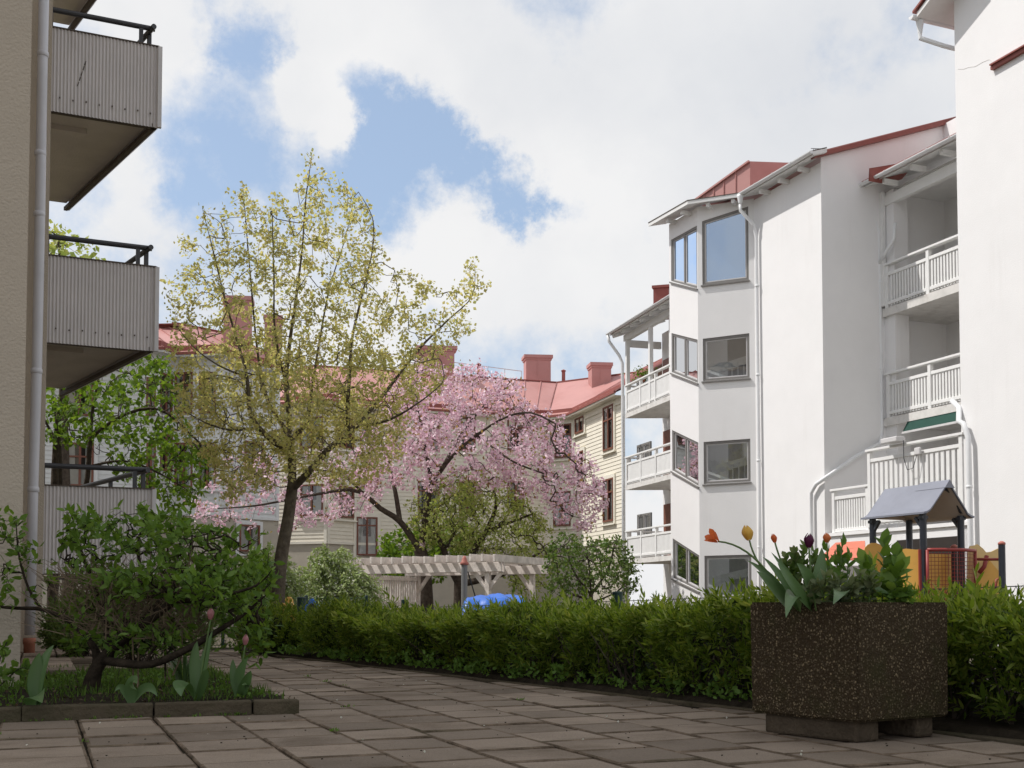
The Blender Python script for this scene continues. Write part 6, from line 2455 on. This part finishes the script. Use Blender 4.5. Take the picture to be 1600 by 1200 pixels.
fa = np.array([hedge_x(4.2), 4.2]) + HN * 1.12
fb = np.array([hedge_x(12.0), 12.0]) + HN * 1.12
mesh_fence('wire_fence', 'dark chain link fence just behind the long hedge', fa, fb, 0.0, .70, M['wire'], M['postgreen'], posts=(.1, 2.4), pitch=.06, r=.0021, drop=.19)
mesh_fence('wire_fence', 'green chain link fence in front of the white spirea', W(330, 940, 19.6)[:2], W(578, 940, 20.6)[:2], -.25, W(500, 934, 20)[2], M['wiregreen'], M['postgreen'], pitch=.06, r=.0032, posts=(.2, 1.62, 2.7), post_r=.03)
for x, y, d, lab, w in ((632, 938, 19.5, 'short dark green post at the foot of the pergola screen', .055), (965, 926, 14.5, 'stout dark green post in front of the lilac bush', .065), (471, 934, 19.0, 'dark green post beside the yellow spring rider', .075)):
    p = W(x, 960, d); p[2] = gz(d) - .05
    zt = W(x, y, d)[2]
    m = MB()
    m.lathe(p, [(w, 0), (w, zt - p[2] - .012), (w * 1.05, zt - p[2] - .01), (w * 1.05, zt - p[2] + .006), (w * .8, zt - p[2] + .014)], 14)
    o = m.build('marker_post', M['postgreen'], None, loc=p)
    tag(o, lab, 'post')

# ------------------------------------------------------------------ playhouse tower
D0 = 18.0
PA = W(1443, 800, D0)
pa2 = nrm([-.42, 1.0]); pb2 = np.array([pa2[1], -pa2[0]])
tw = thing('play_tower', (PA[0], PA[1], gz(D0)), 'playground tower with grey gabled roof, dark posts and yellow panels', 'play tower')
zE = PA[2] - .0
hwid = .93; dep = 1.42


def T(b_, a_, z):
    q = PA[:2] + pb2 * b_ + pa2 * a_
    return np.array([q[0], q[1], z])


zA = W(1493, 751, D0 + .1)[2]
# curved two-sided roof, profile across the gable
prof = [(-.05, zE - .0), (.02, zE + .015), (.08, zE + .05), (.14, zE + .115), (hwid / 2, zA)]
m = MB()
th = .03
Lp = [(x, z) for x, z in prof]
for sgn in (0, 1):
    pr = Lp if sgn == 0 else [(hwid - x + .0, z - (.04 if i < 3 else .02 if i == 3 else 0)) for i, (x, z) in enumerate(Lp)]
    G = [[T(x, a_, z) for a_ in (-.06, dep)] for x, z in pr]
    G2 = [[T(x, a_, z - th) for a_ in (-.06, dep)] for x, z in pr]
    m.grid(G); m.grid(G2)
    for G_a in (0, 1):
        m.grid([[G[i][G_a], G2[i][G_a]] for i in range(5)])
    m.quad(G[0][0], G[0][1], G2[0][1], G2[0][0])
ro = m.build('roof', M['playroof'], tw)
m = MB()
for sgn in (0, 1):
    pr = Lp if sgn == 0 else [(hwid - x, z - (.04 if i < 3 else .02 if i == 3 else 0)) for i, (x, z) in enumerate(Lp)]
    m.grid([[T(x + (.012 if sgn == 0 else -.012), a_, z - th - .006) for a_ in (-.04, dep - .02)] for x, z in pr])
m.prism([T(.08, dep - .10, zE - .02), T(hwid - .08, dep - .10, zE - .02), T(hwid / 2, dep - .10, zA - .06)], np.array([*(pa2 * .03), 0]))
m.build('lining', M['lining'], ro)
m = MB()
m.prism([T(hwid / 2 - .10, -.08, zA - .11), T(hwid / 2, -.08, zA + .02), T(hwid / 2 + .10, -.08, zA - .11)], np.array([*(pa2 * .66), 0]))
m.build('ridge_cap', M['playroof'], ro)
m = MB()     # gable board with an arched cut-out
arc = [T(.16 + (hwid - .32) * k / 12, .03, zE + .02 + (zA - zE - .16) * sin(pi * k / 12) ** .8) for k in range(13)]
outer = [T(.06, .03, zE + .0), T(hwid / 2, .03, zA - .035), T(hwid - .06, .03, zE - .03)]
for a0, a1 in ((.0, 0),):
    sh = np.array([*(pa2 * a0), 0])
    vs = [p + sh for p in arc]; k = 6
    top_ = [outer[0] + (outer[1] - outer[0]) * i / 6 for i in range(7)] + [outer[1] + (outer[2] - outer[1]) * i / 6 for i in range(1, 7)]
    G = [[vs[i], top_[i] + sh] for i in range(13)]
    m.grid(G)
    s2 = np.array([*(pa2 * .03), 0])
    m.grid([[g[0] + s2, g[1] + s2] for g in G])
    m.grid([[g[0], g[0] + s2] for g in G])
m.build('gable_board', M['playpost'], tw)
g0 = gz(D0) - .05
for b_, a_, zt in ((.06, .08, zE + .0), (hwid - .1, .08, zE - .03), (.06, 1.25, zE - .0), (hwid - .1, 1.25, zE - .03)):
    m = MB(); p = T(b_, a_, g0); m.lathe(p, [(.055, 0), (.055, zt - g0)], 14); m.build('post', M['playpost'], tw, smooth=False)
for b_, a_ in ((.06, .08), (hwid - .1, .08), (.06, 1.25)):
    m = MB()
    m.bar(T(b_, a_ - .0, zE - .25), T(b_ - .0, a_ + .16 if a_ < .5 else a_ - .16, zE - .07), .05, .05)
    m.bar(T(b_ - .06, a_, zE - .075), T(b_ + .06, a_, zE - .075), .10, .05)
    m.build('post_bracket', M['playpost'], tw)


def zpx(py, d=D0):
    return W(1450, py, d)[2]


m = MB(); m.obox(T(hwid / 2 - .02, .66, zpx(960)), np.array([*(pb2 * .42), 0]), np.array([*(pa2 * .62), 0]), (0, 0, .05)); m.build('deck', M['darkpad'], tw)
# red bow railing with grid, left yellow cheek, rear panels
zr1, zr0 = zpx(859), zpx(950)
bow = []
for k in range(13):
    u = k / 12
    bow.append((.05 + (hwid + .02) * u, .02 - .22 * sin(pi * min(1, u * .86 + .05)) - .0))
m = MB()
for z, r_ in ((zr1, .028), (zr0, .02)):
    m.tube([T(b_, a_, z) for b_, a_ in bow], r_, 8)
for k in (0, 12):
    m.tube([T(*bow[k], zr0), T(*bow[k], zr1)], .026, 8)
m.build('bow_rail', M['playred'], tw, smooth=True)
m = MB()
for i in range(1, 20):
    u = i / 20 * 12; k = int(u); f = u - k
    b_ = bow[k][0] * (1 - f) + bow[min(12, k + 1)][0] * f; a_ = bow[k][1] * (1 - f) + bow[min(12, k + 1)][1] * f
    m.tube([T(b_, a_, zr0), T(b_, a_, zr1)], .004, 4, cap=False)
for j in range(1, 15):
    z = zr0 + (zr1 - zr0) * j / 15
    m.tube([T(b_, a_, z) for b_, a_ in bow], .004, 4, cap=False)
m.build('rail_grid', M['playred'], tw)
cheek = [(1.0, zpx(950)), (1.0, zpx(858)), (.85, zpx(858)), (.6, zpx(856)), (.42, zpx(858)), (.34, zpx(864)), (.31, zpx(876)), (.36, zpx(888)), (.42, zpx(900)), (.40, zpx(912)), (.28, zpx(930)), (.25, zpx(950))]
def panel(ptsL, base, vec_b, thick, mname, nm):
    m = MB()
    m.prism([base(x, z) for x, z in ptsL], thick)
    return m.build(nm, mname, tw)
cx0 = W(1396, 900, D0 + .35)
cdir = nrm(T(.03, .12, 0)[:2] - cx0[:2])
clen = np.linalg.norm(T(.03, .12, 0)[:2] - cx0[:2])
cb = lambda x, z: np.array([*(cx0[:2] + cdir * clen * (x - .25) / .72), z])
co = panel(cheek, cb, None, np.array([0, .035, 0]), M['yellow'], 'side_panel')
m = MB(); m.lathe(cb(.46, zpx(866)) + np.array([0, -.012, -.0]), [(.022, -.02), (.022, .02)], 8); m.build('bolt', M['darkpad'], co)
m = MB(); m.bar(cb(.97, zpx(950)) + np.array([0, -.03, 0]), cb(.97, zpx(858)) + np.array([0, -.03, 0]), .07, .05, up=(0, 1, 0)); m.build('panel_strip', M['playred'], co)
m = MB(); m.prism([T(.22, .62, zr0), T(hwid + .30, .62, zr0), T(hwid + .30, .62, zpx(862)), T(.22, .62, zpx(862))], np.array([*(pa2 * .03), 0])); m.build('rear_panel', M['yellow'], tw)
far_l = [(1368 + 16 * cos(t), 862 + 14 * sin(t)) for t in np.linspace(pi, 2 * pi, 8)] + [(1384, 900), (1352, 900)]
pts = [W(x - 2, y, D0 + 1.1) for x, y in far_l]
m = MB(); m.prism(pts, (0, .03, 0)); m.build('far_panel', M['yellow'], tw)
# right bay: short capped posts, red bar, pale shaped panel
for x, y, dd in ((1567, 846, D0 - .1), (1492.5, 851, D0 + .9)):
    p = W(x, 950, dd); zt = W(x, y + 4, dd)[2]
    m = MB(); m.lathe((p[0], p[1], g0), [(.052, 0), (.052, zt - g0)], 14); po = m.build('short_post', M['playpost'], tw)
    m = MB(); m.lathe((p[0], p[1], zt), [(.056, -.01), (.056, .02), (.02, .045)], 14); m.build('post_cap', M['capred'], po, smooth=True)
m = MB()
m.tube([W(1527, 874, D0 + .2), W(1567, 874, D0 - .05)], .022, 8)
m.build('cross_bar', M['playred'], tw, smooth=True)
m = MB()
m.tube([W(1566, 902, D0 - .1), W(1557, 906, D0 - .1), W(1554, 925, D0 - .1), W(1556, 945, D0 - .1)], .022, 8)
m.build('red_bar', M['playred'], tw, smooth=True)
m = MB()
m.tube([W(1542, 868, D0 + .35), W(1538, 885, D0 + .35), W(1530, 895, D0 + .35)], .035, 8)
m.build('red_bracket', M['playred'], tw, smooth=True)
pts = [W(x, y, D0 + .5) for x, y in ((1512, 940), (1512, 862), (1516, 853), (1523, 852), (1527, 850), (1531, 853), (1536, 857), (1541, 863), (1549, 862), (1557, 858), (1562, 856), (1562, 940))]
m = MB(); m.prism(pts, (0, .03, 0)); m.build('shaped_panel', M['yellowpale'], tw)
pts = [W(x, y, D0 + .42) for x, y in ((1528, 940), (1529, 905), (1537, 893), (1546, 875), (1561, 893), (1562, 940))]
m = MB(); m.prism(pts, (0, .03, 0)); m.build('lower_panel', M['yellow'], tw)

# low faded red roof seen through the planter's flowers
d = 21.0
b = W(1320, 950, d); b[2] = gz(d)
lr = thing('play_hut', b, 'low play hut with a faded red striped roof, seen behind the planter flowers', 'play hut')
q = [W(1276, 880, d), W(1352, 874, d), W(1352, 848, d + .7), W(1306, 851, d + .7)]
m = MB(); m.prism(q, (0, .02, .04)); rr = m.build('roof', M['salmon'], lr)
m = MB()
for k in range(1, 9):
    t = k / 9
    m.bar(q[0] * (1 - t) + q[1] * t + np.array([0, -.012, .012]), q[3] * (1 - t) + q[2] * t + np.array([0, -.012, .012]), .02, .014)
for t in (.33, .66):
    m.bar(q[0] * (1 - t) + q[3] * t + np.array([0, -.02, .01]), q[1] * (1 - t) + q[2] * t + np.array([0, -.02, .01]), .02, .014)
m.build('roof_battens', M['playred'], rr)
m = MB()
a, c = W(1284, 882, d + .05), W(1348, 877, d + .05)
m.obox(((a[0] + c[0]) / 2, d + .5, (a[2] + gz(d)) / 2 - .02), ((c[0] - a[0]) / 2, 0, 0), (0, .4, 0), (0, 0, (a[2] - gz(d)) / 2))
m.build('wall', M['corredge'], lr)

# moss and weed tufts in the paving joints and along the kerb
rg = np.random.default_rng(303)
P, A, S = [], [], []
for k in range(70):
    if k < 40:      # at the foot of the bed kerb
        c = BC + BF * rg.uniform(-.02, 3.2) - ED * rg.uniform(.03, .07)
    else:
        i, j = rg.integers(-8, 6), rg.integers(0, 22)
        c = O + EP * i * S_PAVE + ED * (j * S_PAVE + rg.uniform(0, .3))
        if c[0] > hedge_x(c[1]) - .1:
            continue
    for q in range(int(rg.uniform(6, 16))):
        P.append((c[0] + rg.normal() * .018, c[1] + rg.normal() * .012, .001)); A.append((rg.normal() * .7, rg.normal() * .7, 1)); S.append(rg.uniform(.008, .026))
tag(leaves('joint_weeds', np.array(P), np.array(A), np.array(S), .2, T_KITE, LF['weed'], None, rg), kind='stuff')

# plant hanging over the rail of the topmost far balcony
pb = W(1004, 588, 43.2)
bpl = thing('balcony_plant', pb, 'small trailing green plant on the rail of the uppermost far balcony', 'plant')
mb = MB()
mb.lathe(pb + np.array([0, 0, -.22]), [(.09, 0), (.13, .2), (.14, .22)], 10)
mb.build('pot', M['clay'], bpl)
q = rg.normal(size=(160, 3)) * np.array([.20, .12, .13]) + pb + np.array([0, 0, .10])
leaves('foliage', q, rg.normal(size=(160, 3)) + np.array([0, 0, .4]), .09, .4, T_KITE, LF['bright'], bpl, rg)
